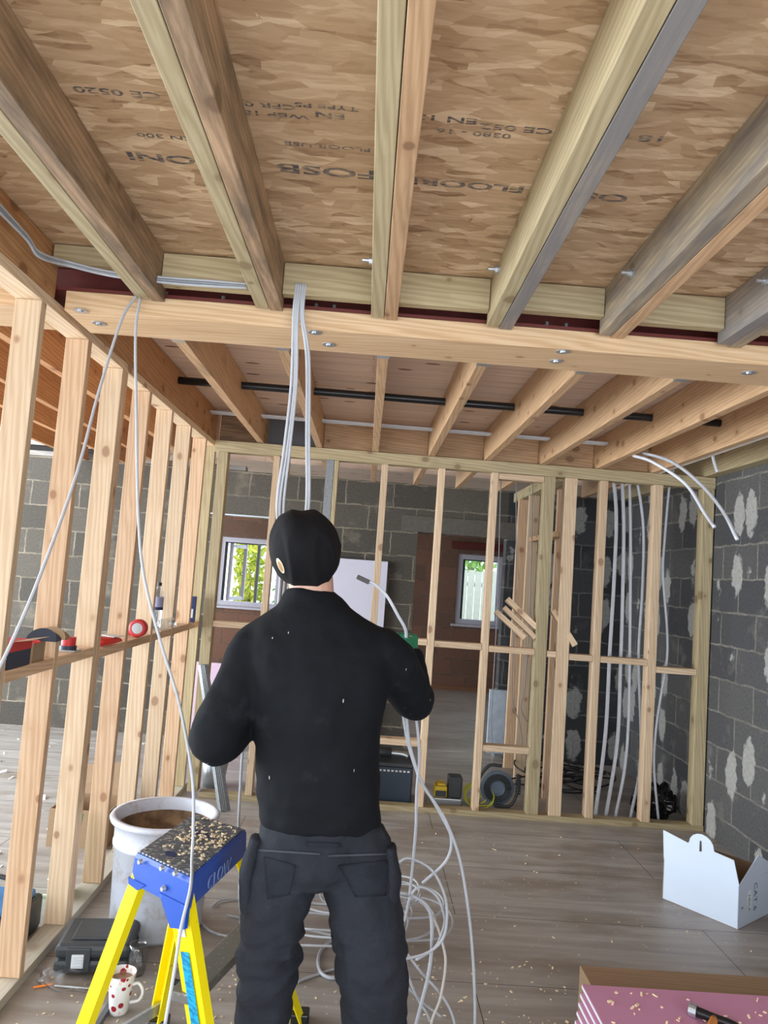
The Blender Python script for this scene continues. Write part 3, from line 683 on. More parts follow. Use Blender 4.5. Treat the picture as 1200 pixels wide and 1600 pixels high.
skin = NT('skin'); skin.b.inputs['Subsurface Weight'].default_value = .1
skin.out(skin.mix(skin.noise(skin.coord(), 25, 3).outputs['Fac'], (.50, .27, .19), (.60, .35, .26)), .5); skin = skin.m
def cloth(name, c, flecks=0., bump=.25, wsc=14):
    t = NT(name); n = t.noise(t.coord((1, 1, 1)), wsc, 5, .6, .4); f = t.noise(t.coord(), 260, 2)
    col = t.mix(n.outputs['Fac'], tuple(x*.65 for x in c), tuple(x*1.5 for x in c))
    dn = t.noise(t.coord(), 5, 5, .7); col = t.mix(t.math('MULTIPLY', t.ramp(dn.outputs['Fac'], [(.58, (0, 0, 0)), (.8, (1, 1, 1))]), .16), col, (.12, .13, .15))
    if flecks:
        v = t.n.new('ShaderNodeTexVoronoi'); v.inputs['Scale'].default_value = 1; t.link(t.coord((55, 55, 15), rot=(.2, .75, 0)), v.inputs['Vector'])
        sc = t.n.new('ShaderNodeSeparateColor'); t.link(v.outputs['Color'], sc.inputs[0])
        ff = t.math('MULTIPLY', t.math('LESS_THAN', v.outputs['Distance'], .09), t.math('GREATER_THAN', sc.outputs[0], flecks))
        col = t.mix(ff, col, (.50, .46, .40))
    t.bump(t.math('ADD', t.math('MULTIPLY', n.outputs['Fac'], 1.), t.math('MULTIPLY', f.outputs['Fac'], .12)), bump, .02)
    t.b.inputs['Specular IOR Level'].default_value = .25
    return t.out(col, .85)
SW = cloth('black_knit', (.003, .004, .006), .90, .3, 9)
TR = cloth('washed_black_work_cotton', (.017, .019, .025), 0, .8, 9)
BN = cloth('black_beanie_knit', (.0038, .0035, .0045), .93, .2, 20)
GL = plain('green_rubber', (.015, .22, .12), .5)
PY = 2.30
per = empty('person', (-.09, PY, 0), 'worker seen from behind in a black beanie, black sweater and dark work trousers pulling cables', 'person')
hx, hy, hz = -.182, 2.31, 1.655
ShL, ElL, WrL = Vector((-.325, 2.31, 1.350)), Vector((-.405, 2.25, 1.085)), Vector((-.27, 2.50, 1.20))
ShR, ElR, WrR = Vector((.085, 2.31, 1.360)), Vector((.185, 2.50, 1.20)), Vector((.168, 2.57, 1.335))
hipL, knL, anL = Vector((-.168, 2.31, .84)), Vector((-.196, 2.27, .46)), Vector((-.215, 2.34, .09))
hipR, knR, anR = Vector((.015, 2.31, .84)), Vector((.105, 2.26, .46)), Vector((.150, 2.34, .09))
# body: one continuous figure
bm = bmesh.new()
ell_stack(bm, [(-.085, 2.31, .78, .13, .10), (-.088, 2.31, .95, .145, .10), (-.10, 2.31, 1.15, .165, .105), (-.118, 2.31, 1.30, .185, .105), (-.135, 2.31, 1.40, .15, .09), (-.15, 2.31, 1.45, .08, .075)])
tube(bm, [(-.145, 2.33, 1.40), (-.160, 2.32, 1.50), (-.175, 2.325, 1.60)], .062, 18, 6, radii=[.072, .070, .070])
# skull looking up and away
Rh = Euler((.30, -.10, .12)).to_matrix()
def head_pt(p): return Rh @ Vector(p) + Vector((hx, hy+.012, hz))
r0 = bmesh.ops.create_uvsphere(bm, u_segments=28, v_segments=18, radius=1)
for v in r0['verts']:
    p = v.co.copy(); x, y, z = p.x*.078, p.y*.098, p.z*.115
    if z < 0: x *= 1+.9*z/.115*.3; 
    if p.y > .3 and z < 0: y += .006
    v.co = head_pt((x, y, z))
for a, b, r in (((0, .095, .015), (0, .118, -.018), .013), ((-.018, .08, -.055), (.018, .08, -.055), .012), ((0, .07, -.09), (0, .085, -.10), .02), ((-.03, .082, .02), (.03, .082, .02), .014)):
    tube(bm, [head_pt(a), head_pt(b)], r, 10, smooth=False)
for s in (-1, 1): tube(bm, [head_pt((s*.074, -.002, .02)), head_pt((s*.085, -.012, .0)), head_pt((s*.078, -.004, -.035))], .011, 8, 4)
for S, E_, W_ in ((ShL, ElL, WrL), (ShR, ElR, WrR)): tube(bm, [S, (S+E_)/2, E_, (E_+W_)/2, W_], .04, 14, 5, radii=[.052, .048, .040, .038, .028])
for a, b, c in ((hipL, knL, anL), (hipR, knR, anR)): tube(bm, [a, (a+b)/2, b, (b+c)/2, c], .06, 14, 5, radii=[.080, .072, .052, .050, .035])
def hand(bm, W_, d, side, r=.0085, up=Vector((0, 0, 1)), curl=.9):
    d = d.normalized(); sd = d.cross(up).normalized()*side; nrm = sd.cross(d).normalized()*side
    tube(bm, [W_, W_+d*.045, W_+d*.085], .03, 12, 4, radii=[(.026, .02), (.038, .017), (.040, .014)])
    for i, L in enumerate((.070, .080, .075, .060)):
        b = W_+d*.080+sd*(.030-.020*i); c = curl
        p1 = b+(d*math.cos(c*.5)-nrm*math.sin(c*.5))*L*.45; p2 = p1+(d*math.cos(c*1.3)-nrm*math.sin(c*1.3))*L*.32; p3 = p2+(d*math.cos(c*2.1)-nrm*math.sin(c*2.1))*L*.26
        tube(bm, [b-d*.01, b, p1, p2, p3], r, 8, 4, radii=[r*1.05, r*1.05, r, r*.95, r*.8])
    b = W_+d*.03+sd*.030; tube(bm, [b, b+sd*.025+d*.02-nrm*.008, b+sd*.030+d*.048-nrm*.025, b+sd*.018+d*.065-nrm*.038], r*1.1, 8, 4, radii=[r*1.3, r*1.2, r*1.1, r*.9])
hand(bm, WrL, Vector((.35, .55, .5)), 1); hand(bm, WrR, Vector((-.05, .5, .35)), -1)
remesh('body', bm, skin, per, .0055, 3, .5)
# gloves
bm = bmesh.new(); hand(bm, WrR, Vector((-.05, .5, .35)), -1, .0105); tube(bm, [WrR-Vector((-.05, .5, .35)).normalized()*.03, WrR+Vector((-.05, .5, .35)).normalized()*.03], .031, 14, smooth=False)
tag(remesh('glove', bm, GL, per, .004, 3, .5), 'green work glove on the right hand')
# sweater
bm = bmesh.new()
ell_stack(bm, [(-.078, 2.31, .822, .178, .118), (-.082, 2.31, .85, .188, .136), (-.088, 2.31, .92, .188, .142), (-.10, 2.305, 1.04, .188, .142), (-.113, 2.30, 1.18, .203, .145), (-.122, 2.30, 1.30, .225, .140), (-.123, 2.305, 1.37, .235, .125), (-.125, 2.31, 1.415, .215, .108), (-.135, 2.31, 1.45, .165, .095), (-.150, 2.315, 1.485, .112, .086), (-.165, 2.32, 1.52, .084, .080), (-.170, 2.32, 1.535, .076, .076)])
tube(bm, [ShL+Vector((.07, 0, .02)), ShL+Vector((0, 0, -.01)), (ShL+ElL)/2, ElL, ElL+Vector((.02, .05, -.005)), (ElL*.45+WrL*.55), WrL], .07, 20, 6, radii=[.066, .073, .076, .080, .072, .058, .042])
tube(bm, [ShR+Vector((-.07, 0, .02)), ShR+Vector((0, 0, -.01)), (ShR+ElR)/2, ElR, ElR+Vector((0, .05, .01)), (ElR*.45+WrR*.55), WrR], .07, 20, 6, radii=[.066, .072, .076, .074, .068, .056, .042])
def folds(amp, sc):
    def f(co):
        n1 = noise.noise(Vector((co.x*sc, co.y*sc, co.z*sc*.8))); n2 = noise.noise(Vector((co.x*sc*2+7, co.y*sc*2, co.z*sc*2.6)))
        return amp*(n1+.5*n2)
    return f
remesh('sweater', bm, SW, per, .009, 7, .6, folds(.010, 9))
# collar band
bm = bmesh.new(); K = 28; cxs = [( -.160+.076*math.cos(2*PI*i/K), 2.32+.074*math.sin(2*PI*i/K), 1.497+.012*math.sin(2*PI*i/K)) for i in range(K+1)]
tube(bm, cxs, .009, 8, 2); mesh_obj('collar', bm, SW, per, smooth=True)
# trousers
bm = bmesh.new()
ell_stack(bm, [(-.080, 2.31, .86, .170, .125), (-.083, 2.31, .80, .178, .138), (-.085, 2.31, .72, .182, .140), (-.085, 2.31, .68, .165, .12)])
tube(bm, [hipL+Vector((.005, 0, -.03)), (hipL*.6+knL*.4)+Vector((-.004, 0, 0)), knL, (knL+anL)/2, anL], .1, 22, 6, radii=[.100, .104, .086, .080, .072])
tube(bm, [hipR+Vector((0, 0, -.03)), (hipR*.6+knR*.4)+Vector((.006, 0, 0)), knR, (knR+anR)/2, anR], .1, 22, 6, radii=[.104, .112, .102, .092, .078])
def tfold(co):
    a = folds(.007, 9)(co)
    k = math.exp(-((co.z-.50)/.09)**2)
    n2 = noise.noise(Vector((co.x*7, co.y*7, co.z*34)))
    kl = k if co.x < -.05 else k*.35
    n3 = noise.noise(Vector((co.x*16+co.z*9, co.y*16, co.z*15-co.x*6)))
    r1 = 1-abs(noise.noise(Vector((co.x*9+co.z*7, co.y*8, co.z*17-co.x*9))))*2.2
    return a + (kl*.020+.002)*n2 + .009*n3 + .007*max(0, r1)*(.4+kl) + math.exp(-((co.z-.13)/.08)**2)*.016*n2
tr = remesh('trousers', bm, TR, per, .009, 6, .6, tfold)
dg = bpy.context.evaluated_depsgraph_get()
def pocket(P, name, lb, off=.004, mat=TR, th=.004, par=per):
    # patch raised from the trouser seat, following its surface
    from mathutils.bvhtree import BVHTree
    bvh = BVHTree.FromPolygons([v.co for v in tr.data.vertices], [p.vertices[:] for p in tr.data.polygons])
    bm = bmesh.new(); n = 8; g = []
    for j in range(n+1):
        row = []
        for i in range(n+1):
            u, v = i/n, j/n; q = [P[0][k]*(1-u)*(1-v)+P[1][k]*u*(1-v)+P[2][k]*u*v+P[3][k]*(1-u)*v for k in (0, 1)]
            o_ = Vector((0, 0, H)); d = (at(q[0], q[1], Y=2.0)-o_).normalized(); hit = bvh.ray_cast(o_, d)
            pp = hit[0] if hit[0] is not None else at(q[0], q[1], Y=2.24)
            row.append((pp - d*off))
        g.append(row)
    V = [[bm.verts.new(p) for p in r] for r in g]
    for j in range(n):
        for i in range(n): bm.faces.new((V[j][i], V[j][i+1], V[j+1][i+1], V[j+1][i]))
    ex = bmesh.ops.solidify(bm, geom=bm.faces[:], thickness=th)
    return tag(mesh_obj(name, bm, mat, par, smooth=True), lb)
TP = cloth('faded_pocket_cotton', (.036, .041, .052), 0, .4, 16)
pocket([(412, 1338), (462, 1352), (452, 1398), (418, 1405)], 'back_pocket', 'faded left back pocket', mat=TP)
pocket([(528, 1352), (608, 1344), (604, 1400), (555, 1402)], 'back_pocket', 'right back pocket', mat=TP)
ST = plain('pale_stitching', (.10, .11, .13), .8)
pocket([(404, 1327), (500, 1333), (500, 1336), (404, 1330)], 'waist_seam', None, .005, ST, .001)
pocket([(512, 1336), (604, 1333), (604, 1336), (512, 1339)], 'waist_seam', None, .005, ST, .001)
pocket([(478, 1316), (532, 1318), (531, 1325), (479, 1323)], 'waist_label', None, .006, TP, .003)
# holster pockets at the hips
for X, lb, dx in ((-.262, 'left', -1), (.130, 'right', 1)):
    bm = bmesh.new(); tube(bm, [(X, 2.27, .80), (X+dx*.012, 2.26, .70), (X+dx*.010, 2.26, .60)], .05, 16, 6, radii=[(.022, .04), (.030, .055), (.022, .045)])
    tag(remesh('holster_pocket', bm, TR, per, .007, 4, .5, folds(.004, 20)), 'hanging %s holster pocket' % lb)
# beanie
bm = bmesh.new(); Rb = Euler((.34, -.20, .0)).to_matrix(); cb_ = Vector((-.190, 2.302, 1.657))
r0 = bmesh.ops.create_uvsphere(bm, u_segments=40, v_segments=28, radius=1)
for v in r0['verts']:
    p = v.co; sx, sy, sz = .107, .118, .124
    k = 1+.03*max(0, p.z)+.05*max(0, -p.z)
    v.co = Rb @ Vector((p.x*sx*k, p.y*sy*k, p.z*sz)) + cb_ + Vector((-.012*max(0, p.z)**2, 0, 0))
bn = remesh('beanie', bm, BN, per, .007, 5, .5, lambda co: .007*noise.noise(co*12)+.006*max(0, 1-abs(noise.noise(Vector((co.x*10, co.y*10, co.z*7+co.x*8))))*3.5)+.003*math.sin((co.x+co.z*.4)*60)*max(0, min(1, (co.z-1.68)*12)))
from mathutils.bvhtree import BVHTree
bvh = BVHTree.FromPolygons([v.co for v in bn.data.vertices], [p.vertices[:] for p in bn.data.polygons])
def decal(name, cx, cy, rx, ry, rot, mat, off, lb=None):
    bm = bmesh.new(); V = []; o_ = Vector((0, 0, H)); c0 = None
    for i in range(21):
        if i == 0: q = (cx, cy)
        else:
            a = 2*PI*i/20; x, y = rx*math.cos(a), ry*math.sin(a); q = (cx+x*math.cos(rot)-y*math.sin(rot), cy+x*math.sin(rot)+y*math.cos(rot))
        d = (at(q[0], q[1], Y=2.0)-o_).normalized(); hit = bvh.ray_cast(o_, d)
        V.append(bm.verts.new((hit[0] if hit[0] is not None else at(*q, Y=2.28))-d*off))
    for i in range(1, 21): bm.faces.new((V[0], V[i], V[i % 20+1]))
    return tag(mesh_obj(name, bm, mat, per), lb)
decal('badge', 438, 884, 4, 13, -.42, plain('cream_badge', (.62, .56, .40), .6), .003, 'small oval cream and gold badge on the beanie')
decal('badge_centre', 438, 885, 2.4, 9, -.42, plain('gold_badge', (.40, .22, .10), .6), .004)
# boots
for A, lb in ((anL, 'left'), (anR, 'right')):
    bm = bmesh.new(); tube(bm, [A+Vector((0, -.05, -.045)), A+Vector((0, .02, -.045)), A+Vector((0, .12, -.05)), A+Vector((0, .20, -.06))], .05, 16, 5, radii=[(.040, .042), (.046, .048), (.050, .040), (.040, .028)])
    tube(bm, [A+Vector((0, -.01, .03)), A+Vector((0, -.01, -.04))], .048, 16, smooth=False)
    remesh('boot', bm, plain('dark_boot_leather', (.03, .022, .016), .5), per, .008, 4)

# cable with terminal held in the right hand
gp = WrR+Vector((-.02, .08, .08))
hc = [WrR+Vector((-.01, .06, .02)), at(634, 985, Y=2.60), at(622, 962, Y=2.58), at(605, 932, Y=2.57), at(588, 915, Y=2.56), at(574, 907, Y=2.55)]
r = empty('network_cable', gp, 'white cable end with a dark plug held up in the gloved right hand', 'cable')
bm = bmesh.new(); tube(bm, hc, .0055, 8, 10); mesh_obj('cord', bm, MT['cable_white'], r, smooth=True)
bm = bmesh.new(); a, b = at(577, 910, Y=2.55), at(558, 901, Y=2.55); add_box(bm, (a+b)/2, ((b-a).length, .014, .016), rot=frame_of(b-a), bev=.002)
mesh_obj('plug', bm, plain('dark_plug', (.06, .05, .045), .5), r)
for i, P in enumerate(([(628, 1085), (632, 1130), (640, 1170), (655, 1215), (670, 1240), (690, 1275), (705, 1310), (697, 1345), (660, 1380)],
                       [(633, 1085), (637, 1140), (643, 1175), (660, 1225), (680, 1255), (700, 1290), (720, 1350), (735, 1450), (742, 1560), (741, 1640)],
                       [(645, 1090), (650, 1120), (655, 1175), (651, 1240), (650, 1290), (646, 1340), (640, 1400)])):
    n_ = len(P); pts = [at(x, y, Y=2.62+.012*j) for j, (x, y) in enumerate(P)]
    cable('trailing_cable', pts, .0052, 'cable', ('white cable looping down from the right hand past the dark blue tub', 'white cable trailing from the right hand to the bottom of the photo', 'straight white cable hanging below the right elbow')[i])

# ============================================================ CABLE COILS ON THE FLOOR
loops = [([(620, 1350), (640, 1341), (675, 1360), (695, 1400), (698, 1440), (690, 1470), (665, 1490), (625, 1500)], 'tallest loop of cable arching up beside the right leg'),
         ([(632, 1440), (642, 1400), (658, 1386), (682, 1400), (694, 1430), (693, 1450), (680, 1480), (650, 1500)], 'second cable loop inside the tallest one'),
         ([(610, 1395), (640, 1398), (670, 1420), (675, 1470), (670, 1520), (658, 1570), (645, 1620)], 'thick cable loop running down beside the right leg'),
         ([(628, 1395), (655, 1405), (680, 1440), (693, 1480), (696, 1510), (688, 1560), (675, 1595), (668, 1640)], 'pale beige cable loop bowing out beside the right leg'),
         ([(628, 1478), (655, 1515), (690, 1555), (708, 1590), (716, 1640)], 'white cable running diagonally to the bottom right of the coil'),
         ([(634, 1500), (640, 1530), (655, 1565), (668, 1585), (680, 1620)], 'cable crossing low behind the right knee'),
         ([(620, 1525), (640, 1545), (665, 1570), (690, 1590), (710, 1620)], 'lowest crossing cable at the bottom of the coil')]
for i, (P, lb) in enumerate(loops):
    cable('cable_loop', [at(x, y, Y=2.68+.03*i) for x, y in P], .0048 if i not in (2,) else .0065, 'cable' if i != 3 else plain('beige_cable', (.55, .50, .45), .5), lb, None)
rnd = random.Random(3)
for i in range(9):
    c = Vector((.02+rnd.uniform(-.10, .12), 3.42+rnd.uniform(-.08, .1), .04)); R_ = rnd.uniform(.18, .34); tl = rnd.uniform(-.3, .3); ph = rnd.uniform(0, 6)
    pts = [c+Vector((R_*math.cos(a)*1.15, R_*math.sin(a)*.8, .035+.01*i+.10*abs(tl)*(1+math.sin(a+ph))+.012*math.sin(3*a))) for a in [ph+2*PI*j/14 for j in range(15)]]
    cable('cable_loop', pts, .0048, 'cable', 'loop of the tangled white cable coil on the floor behind the worker', 'tangled cable coil on the floor', n=5)
cable('cable_loop', [at(x, y, Z=.01) for x, y in [(560, 1475), (530, 1465), (505, 1480), (497, 1500), (502, 1520), (520, 1528), (545, 1520)]], .0075, 'cable', 'thick white cable loop seen between the worker\'s knees')
cable('cable_loop', [at(x, y, Z=.006) for x, y in [(312, 1440), (330, 1455), (360, 1463), (400, 1462), (460, 1440)]], .006, 'cable', 'white cable lying on the floor behind the stepladder')
cable('cable_loop', [at(x, y, Z=.008) for x, y in [(332, 1416), (345, 1407), (372, 1405), (400, 1412), (410, 1424), (385, 1434), (355, 1430)]], .005, 'cable', 'curl of white cable on the floor right of the white tub')
cable('cable_loop', [at(x, y, Z=.006) for x, y in [(465, 1535), (480, 1528), (520, 1515), (560, 1508)]], .005, 'cable', 'short run of cable on the floor beside the yellow ladder foot')

# ============================================================ STEPLADDER
YEL = NT('yellow_fibreglass'); yn = YEL.noise(YEL.coord(), 45, 4, .7)
YEL.out(YEL.mix(YEL.math('GREATER_THAN', yn.outputs['Fac'], .69), (.86, .68, .0), (.16, .12, .03)), .35); YEL = YEL.m
BLU = NT('scuffed_blue_plastic'); bn_ = BLU.noise(BLU.coord((1, 1, 1)), 30, 5, .7); BLU.out(BLU.mix(BLU.ramp(bn_.outputs['Fac'], [(.62, (0, 0, 0)), (.8, (.5, .5, .5))]), (.012, .075, .42), (.25, .33, .55)), .35); BLU = BLU.m
lad = empty('stepladder', (-.49, 2.45, 0), 'yellow legged stepladder with a blue top cap and a dirty ribbed platform', 'stepladder')
ZC = .70
P1, P2, P3, P4 = [Vector(p) for p in ((-.631, 2.348, ZC), (-.432, 2.194, ZC), (-.342, 2.613, ZC), (-.543, 2.700, ZC))]
P4 = P1+(P3-P2)*.93
def inset(Q, s, z):
    c = sum(Q, Vector())/4; return [Vector((c.x+(q.x-c.x)*s, c.y+(q.y-c.y)*s, z)) for q in Q]
Q = [P1, P2, P3, P4]
bm = bmesh.new()
top = [bm.verts.new(p) for p in inset(Q, .985, ZC)]; mid = [bm.verts.new(p) for p in inset(Q, 1.02, ZC-.012)]; bot = [bm.verts.new(p) for p in inset(Q, 1.05, ZC-.085)]
inb = [bm.verts.new(p) for p in inset(Q, .98, ZC-.085)]; inn = [bm.verts.new(p) for p in inset(Q, .95, ZC-.02)]
for A, B in ((top, mid), (mid, bot), (bot, inb), (inb, inn)):
    for i in range(4): bm.faces.new((A[i], A[(i+1) % 4], B[(i+1) % 4], B[i]))
bm.faces.new(top); bm.faces.new(inn[::-1])
# deep cheek brackets at the short near side
n12 = (P2-P1).normalized(); outd = Vector((n12.y, -n12.x, 0)); 
mid12 = (P1+P2)/2
poly_slab(bm, [P2-n12*.115+outd*.013+Vector((0, 0, -.07)), P2+n12*.012+outd*.013+Vector((0, 0, -.07)), P2+n12*.006+outd*.010+Vector((0, 0, -.135)), P2-n12*.055+outd*.010+Vector((0, 0, -.15))], -outd, .012)
poly_slab(bm, [P1-n12*.012+outd*.013+Vector((0, 0, -.07)), P1+n12*.07+outd*.013+Vector((0, 0, -.07)), P1+n12*.03+outd*.010+Vector((0, 0, -.10)), P1-n12*.008+outd*.010+Vector((0, 0, -.10))], -outd, .012)
cap = mesh_obj('top_cap', bm, BLU, lad)
# ribbed platform top
rib = NT('dirty_ribbed_tread'); rw = rib.n.new('ShaderNodeTexWave'); rw.inputs['Scale'].default_value = 24; rw.bands_direction = 'Y'; rib.link(rib.coord(rot=(0, 0, -.2)), rw.inputs['Vector'])
rn = rib.noise(rib.coord(), 60, 4, .7); rib.bump(rw.outputs['Fac'], .8, .01)
rib.out(rib.mix(rib.math('GREATER_THAN', rn.outputs['Fac'], .56), rib.mix(rw.outputs['Fac'], (.02, .03, .06), (.17, .19, .22)), (.42, .40, .36)), .45); RIB = rib.m
bm = bmesh.new(); A = [bm.verts.new(p) for p in inset(Q, .95, ZC+.004)]; B = [bm.verts.new(p) for p in inset(Q, .96, ZC-.002)]; bm.faces.new(A)
for i in range(4): bm.faces.new((A[i], A[(i+1) % 4], B[(i+1) % 4], B[i]))
mesh_obj('platform_tread', bm, RIB, lad)
ul = (P3-P2).normalized()
for c_, l_ in ((P1*.55+P2*.45+ul*.07, .05), ((P1+P2+P3+P4)/4+ul*.06, .10)):   # finger holes, dark blue recess
    bm = bmesh.new(); M_ = frame_of(ul); n = 16
    vs = [bm.verts.new(c_+Vector((0, 0, .0052))+ul*(.018*math.cos(2*PI*i/n))+(P2-P1).normalized()*(l_*.5*math.sin(2*PI*i/n))) for i in range(n)]
    bm.faces.new(vs); mesh_obj('grip_slot', bm, plain('dark_blue_slot', (.008, .02, .10), .6), lad)
rv = [(652, 143), (756, 170), (820, 195), (762, 268)]
for (x, y) in [(218, 1347), (252, 1357), (273, 1365), (254, 1389)]:
    p = at(x, y, Z=.66); # on the near cheek
    t_ = (p-P1).dot(n12); base = P1+n12*max(.012, min(t_, .24))+outd*.020
    d = (at(x, y, Y=2.)-Vector((0, 0, H))).normalized(); k = ((P1+outd*.018-Vector((0, 0, H))).dot(outd))/d.dot(outd); hp = Vector((0, 0, H))+d*k
    bm = bmesh.new(); cyl(bm, hp-outd*.006, hp+outd*.004, .009, .006, 12); mesh_obj('rivet', bm, MT['steel'], lad, smooth=False)
# legs : C channels
def channel(name, a, b, wd, dp, up, flip=1, mat=YEL, th=.006):
    h = wd/2; pr_ = [(-h, 0), (h, 0), (h, dp*flip), (h-th, dp*flip), (h-th, th*flip), (-h+th, th*flip), (-h+th, dp*flip), (-h, dp*flip)]
    bm = bmesh.new(); prism(bm, pr_, a, b, up); return mesh_obj(name, bm, mat, lad)
ztop = ZC-.035
feet = {'A': Vector((-.800, 2.38, .012)), 'B': Vector((-.300, 2.19, .012)), 'C': Vector((-.590, 2.69, .012)), 'D': Vector((-.115, 2.78, .012))}
tops = {'A': P1+n12*.03, 'B': P2-n12*.055, 'C': P4+n12*.03, 'D': P3-n12*.03}
for k in 'ABCD':
    t_ = tops[k]; t_ = Vector((t_.x, t_.y, ztop)); f_ = feet[k]
    sgn = 1 if k in 'AB' else -1
    if sgn > 0: t_ = t_ + outd*.004
    else: t_ = t_ - outd*.0
    l = channel('leg', t_, f_, .082 if k in 'B' else .048, .028, outd, -1 if sgn > 0 else 1)
    bm = bmesh.new(); bbox(bm, (f_.x-.032, f_.y-.03, 0), (f_.x+.032, f_.y+.03, .035), bev=.006); mesh_obj('rubber_foot', bm, MT['black_pipe'], l, keep_world=False)
# fix parent inverse of feet (legs carry identity local transforms)
def lerp(k, z):
    t_ = Vector((tops[k].x, tops[k].y, ztop)); f_ = feet[k]; u = (ztop-z)/(ztop-f_.z); return t_+(f_-t_)*u
ALU = NT('dirty_aluminium'); an = ALU.noise(ALU.coord((3, 3, 3)), 25, 5, .7); ALU.out(ALU.mix(ALU.math('GREATER_THAN', an.outputs['Fac'], .62), (.18, .17, .15), (.42, .39, .33)), .5, .35); ALU = ALU.m
for z in (.36,):
    a, b = lerp('B', z), lerp('D', z); inn_ = Vector((-(b-a).y, (b-a).x, 0)).normalized()
    bm = bmesh.new(); R = frame_of(b-a); add_box(bm, (a+b)/2+inn_*.035, ((b-a).length, .085, .028), rot=R, bev=.003); mesh_obj('tread', bm, ALU, lad)
a, b = lerp('A', .07), lerp('C', .07)
bm = bmesh.new(); add_box(bm, (a+b)/2, ((b-a).length, .012, .035), rot=frame_of(b-a)); mesh_obj('rear_brace', bm, MT['steel'], lad)
# blue label strip and small grey sticker on leg B
def onleg(k, z0, z1, wd, off, mat, name, lb):
    a, b = lerp(k, z0), lerp(k, z1); o_ = outd*(.006+off); d = (b-a).normalized(); s = d.cross(outd).normalized()*wd/2
    bm = bmesh.new(); poly_slab(bm, [a+o_-s, a+o_+s, b+o_+s, b+o_-s], outd, .0006); return tag(mesh_obj(name, bm, mat, lad), lb)
cyan = NT('cyan_label'); cv = cyan.noise(cyan.coord((40, 40, 130)), 1, 2); cyan.out(cyan.ramp(cv.outputs['Fac'], [(.46, (.0, .33, .60)), (.56, (.0, .17, .33))]), .5)
onleg('B', .49, .04, .036, 0, cyan.m, 'label_strip', 'cyan instruction label')
onleg('B', .565, .53, .030, 0, plain('grey_sticker', (.55, .55, .58), .5), 'barcode_sticker', 'small grey sticker')
# engraved word on the long near-right side of the cap
sd = (P3-P2).normalized(); nn_ = Vector((sd.y, -sd.x, 0)); c_ = P2+sd*.085+nn_*.018+Vector((0, 0, -.068))
Mt = Matrix((sd, Vector((0, 0, 1)), nn_)).transposed().to_4x4(); Mt.translation = c_+nn_*.002
text_mesh('embossed_word', 'CLOW', .058, plain('scuffed_blue_letters', (.16, .25, .52), .5), lad, Mt, .0012, -.001)
# shavings and screws on the platform
def chips(name, n, fn, mat, lb, cat, size=(.004, .012), parent=None, seed=1):
    rnd = random.Random(seed); bm = bmesh.new()
    for i in range(n):
        p = fn(rnd); s = rnd.uniform(*size); add_box(bm, p+Vector((0, 0, .0015)), (s, s*rnd.uniform(.25, .6), .002+s*.15), rot=Euler((rnd.uniform(-.4, .4), rnd.uniform(-.4, .4), rnd.uniform(0, 6))).to_matrix())
    o = mesh_obj(name, bm, mat, parent); o['kind'] = 'stuff'; return tag(o, lb, cat)
CH = plain('fresh_wood_shavings', (.80, .64, .42), .7)
chips('wood_shavings', 150, lambda r: P1+(P2-P1)*r.uniform(.25, .95)+(P4-P1)*min(.97, max(.05, r.gauss(.62, .22)))+Vector((0, 0, .006)), CH, 'wood shavings scattered over the blue stepladder top', 'wood shavings', (.005, .013), None, 2)

# ============================================================ LEFT FLOOR ITEMS
# tub
tub = empty('plastic_tub', (-.80, 3.40, 0), 'large white plastic tub with mud inside, beside the left partition', 'tub')
TW = NT('grubby_white_plastic'); tn = TW.noise(TW.coord(), 9, 6, .75); TW.out(TW.mix(TW.ramp(tn.outputs['Fac'], [(.52, (0, 0, 0)), (.70, (.8, .8, .8))]), (.66, .69, .78), (.42, .33, .25)), .4); TW = TW.m
bm = bmesh.new(); lathe(bm, [(.0, .002), (.185, .002), (.195, .02), (.206, .36), (.214, .362), (.214, .375), (.208, .378), (.214, .455), (.232, .460), (.236, .472), (.230, .482), (.212, .482), (.206, .47), (.190, .03), (0, .03)], 48, (-.80, 3.40, 0))
mesh_obj('tub_body', bm, TW, tub, smooth=True)
MU = NT('brown_mud'); mn = MU.noise(MU.coord(), 12, 5); MU.bump(mn.outputs['Fac'], .6, .02); MU.out(MU.ramp(mn.outputs['Fac'], [(.4, (.12, .065, .03)), (.65, (.30, .19, .10))]), .7); MU = MU.m
bm = bmesh.new(); lathe(bm, [(.203, .43), (.200, .40), (.15, .385), (.08, .372), (0, .37)], 40, (-.80, 3.40, 0)); mesh_obj('mud', bm, MU, tub, smooth=True)
# tool case
BK = plain('black_moulded_plastic', (.035, .04, .045), .5, 0, .3, 40, .15)
cs = empty('tool_case', (-.90, 3.08, 0), 'black plastic tool case lying flat beside the yellow ladder leg', 'tool case')
R_ = Matrix.Rotation(.12, 3, 'Z'); cc = Vector((-.945, 3.10, 0))
bm = bmesh.new(); add_box(bm, cc+Vector((0, 0, .028)), (.28, .24, .054), rot=R_, bev=.016); mesh_obj('case_base', bm, BK, cs)
bm = bmesh.new(); add_box(bm, cc+Vector((0, 0, .083)), (.28, .24, .052), rot=R_, bev=.018); add_box(bm, cc+Vector((0, 0, .112)), (.18, .15, .012), rot=R_, bev=.005); mesh_obj('case_lid', bm, BK, cs)
bm = bmesh.new(); add_box(bm, cc+R_ @ Vector((-.05, -.126, .055)), (.045, .012, .05), rot=R_, bev=.003)
for q in range(4): add_box(bm, cc+R_ @ Vector((-.05, -.134, .038+.011*q)), (.036, .004, .004), rot=R_)
tag(mesh_obj('latch', bm, plain('pale_grey_latch', (.60, .62, .64), .5), cs), 'pale grey ribbed latch')
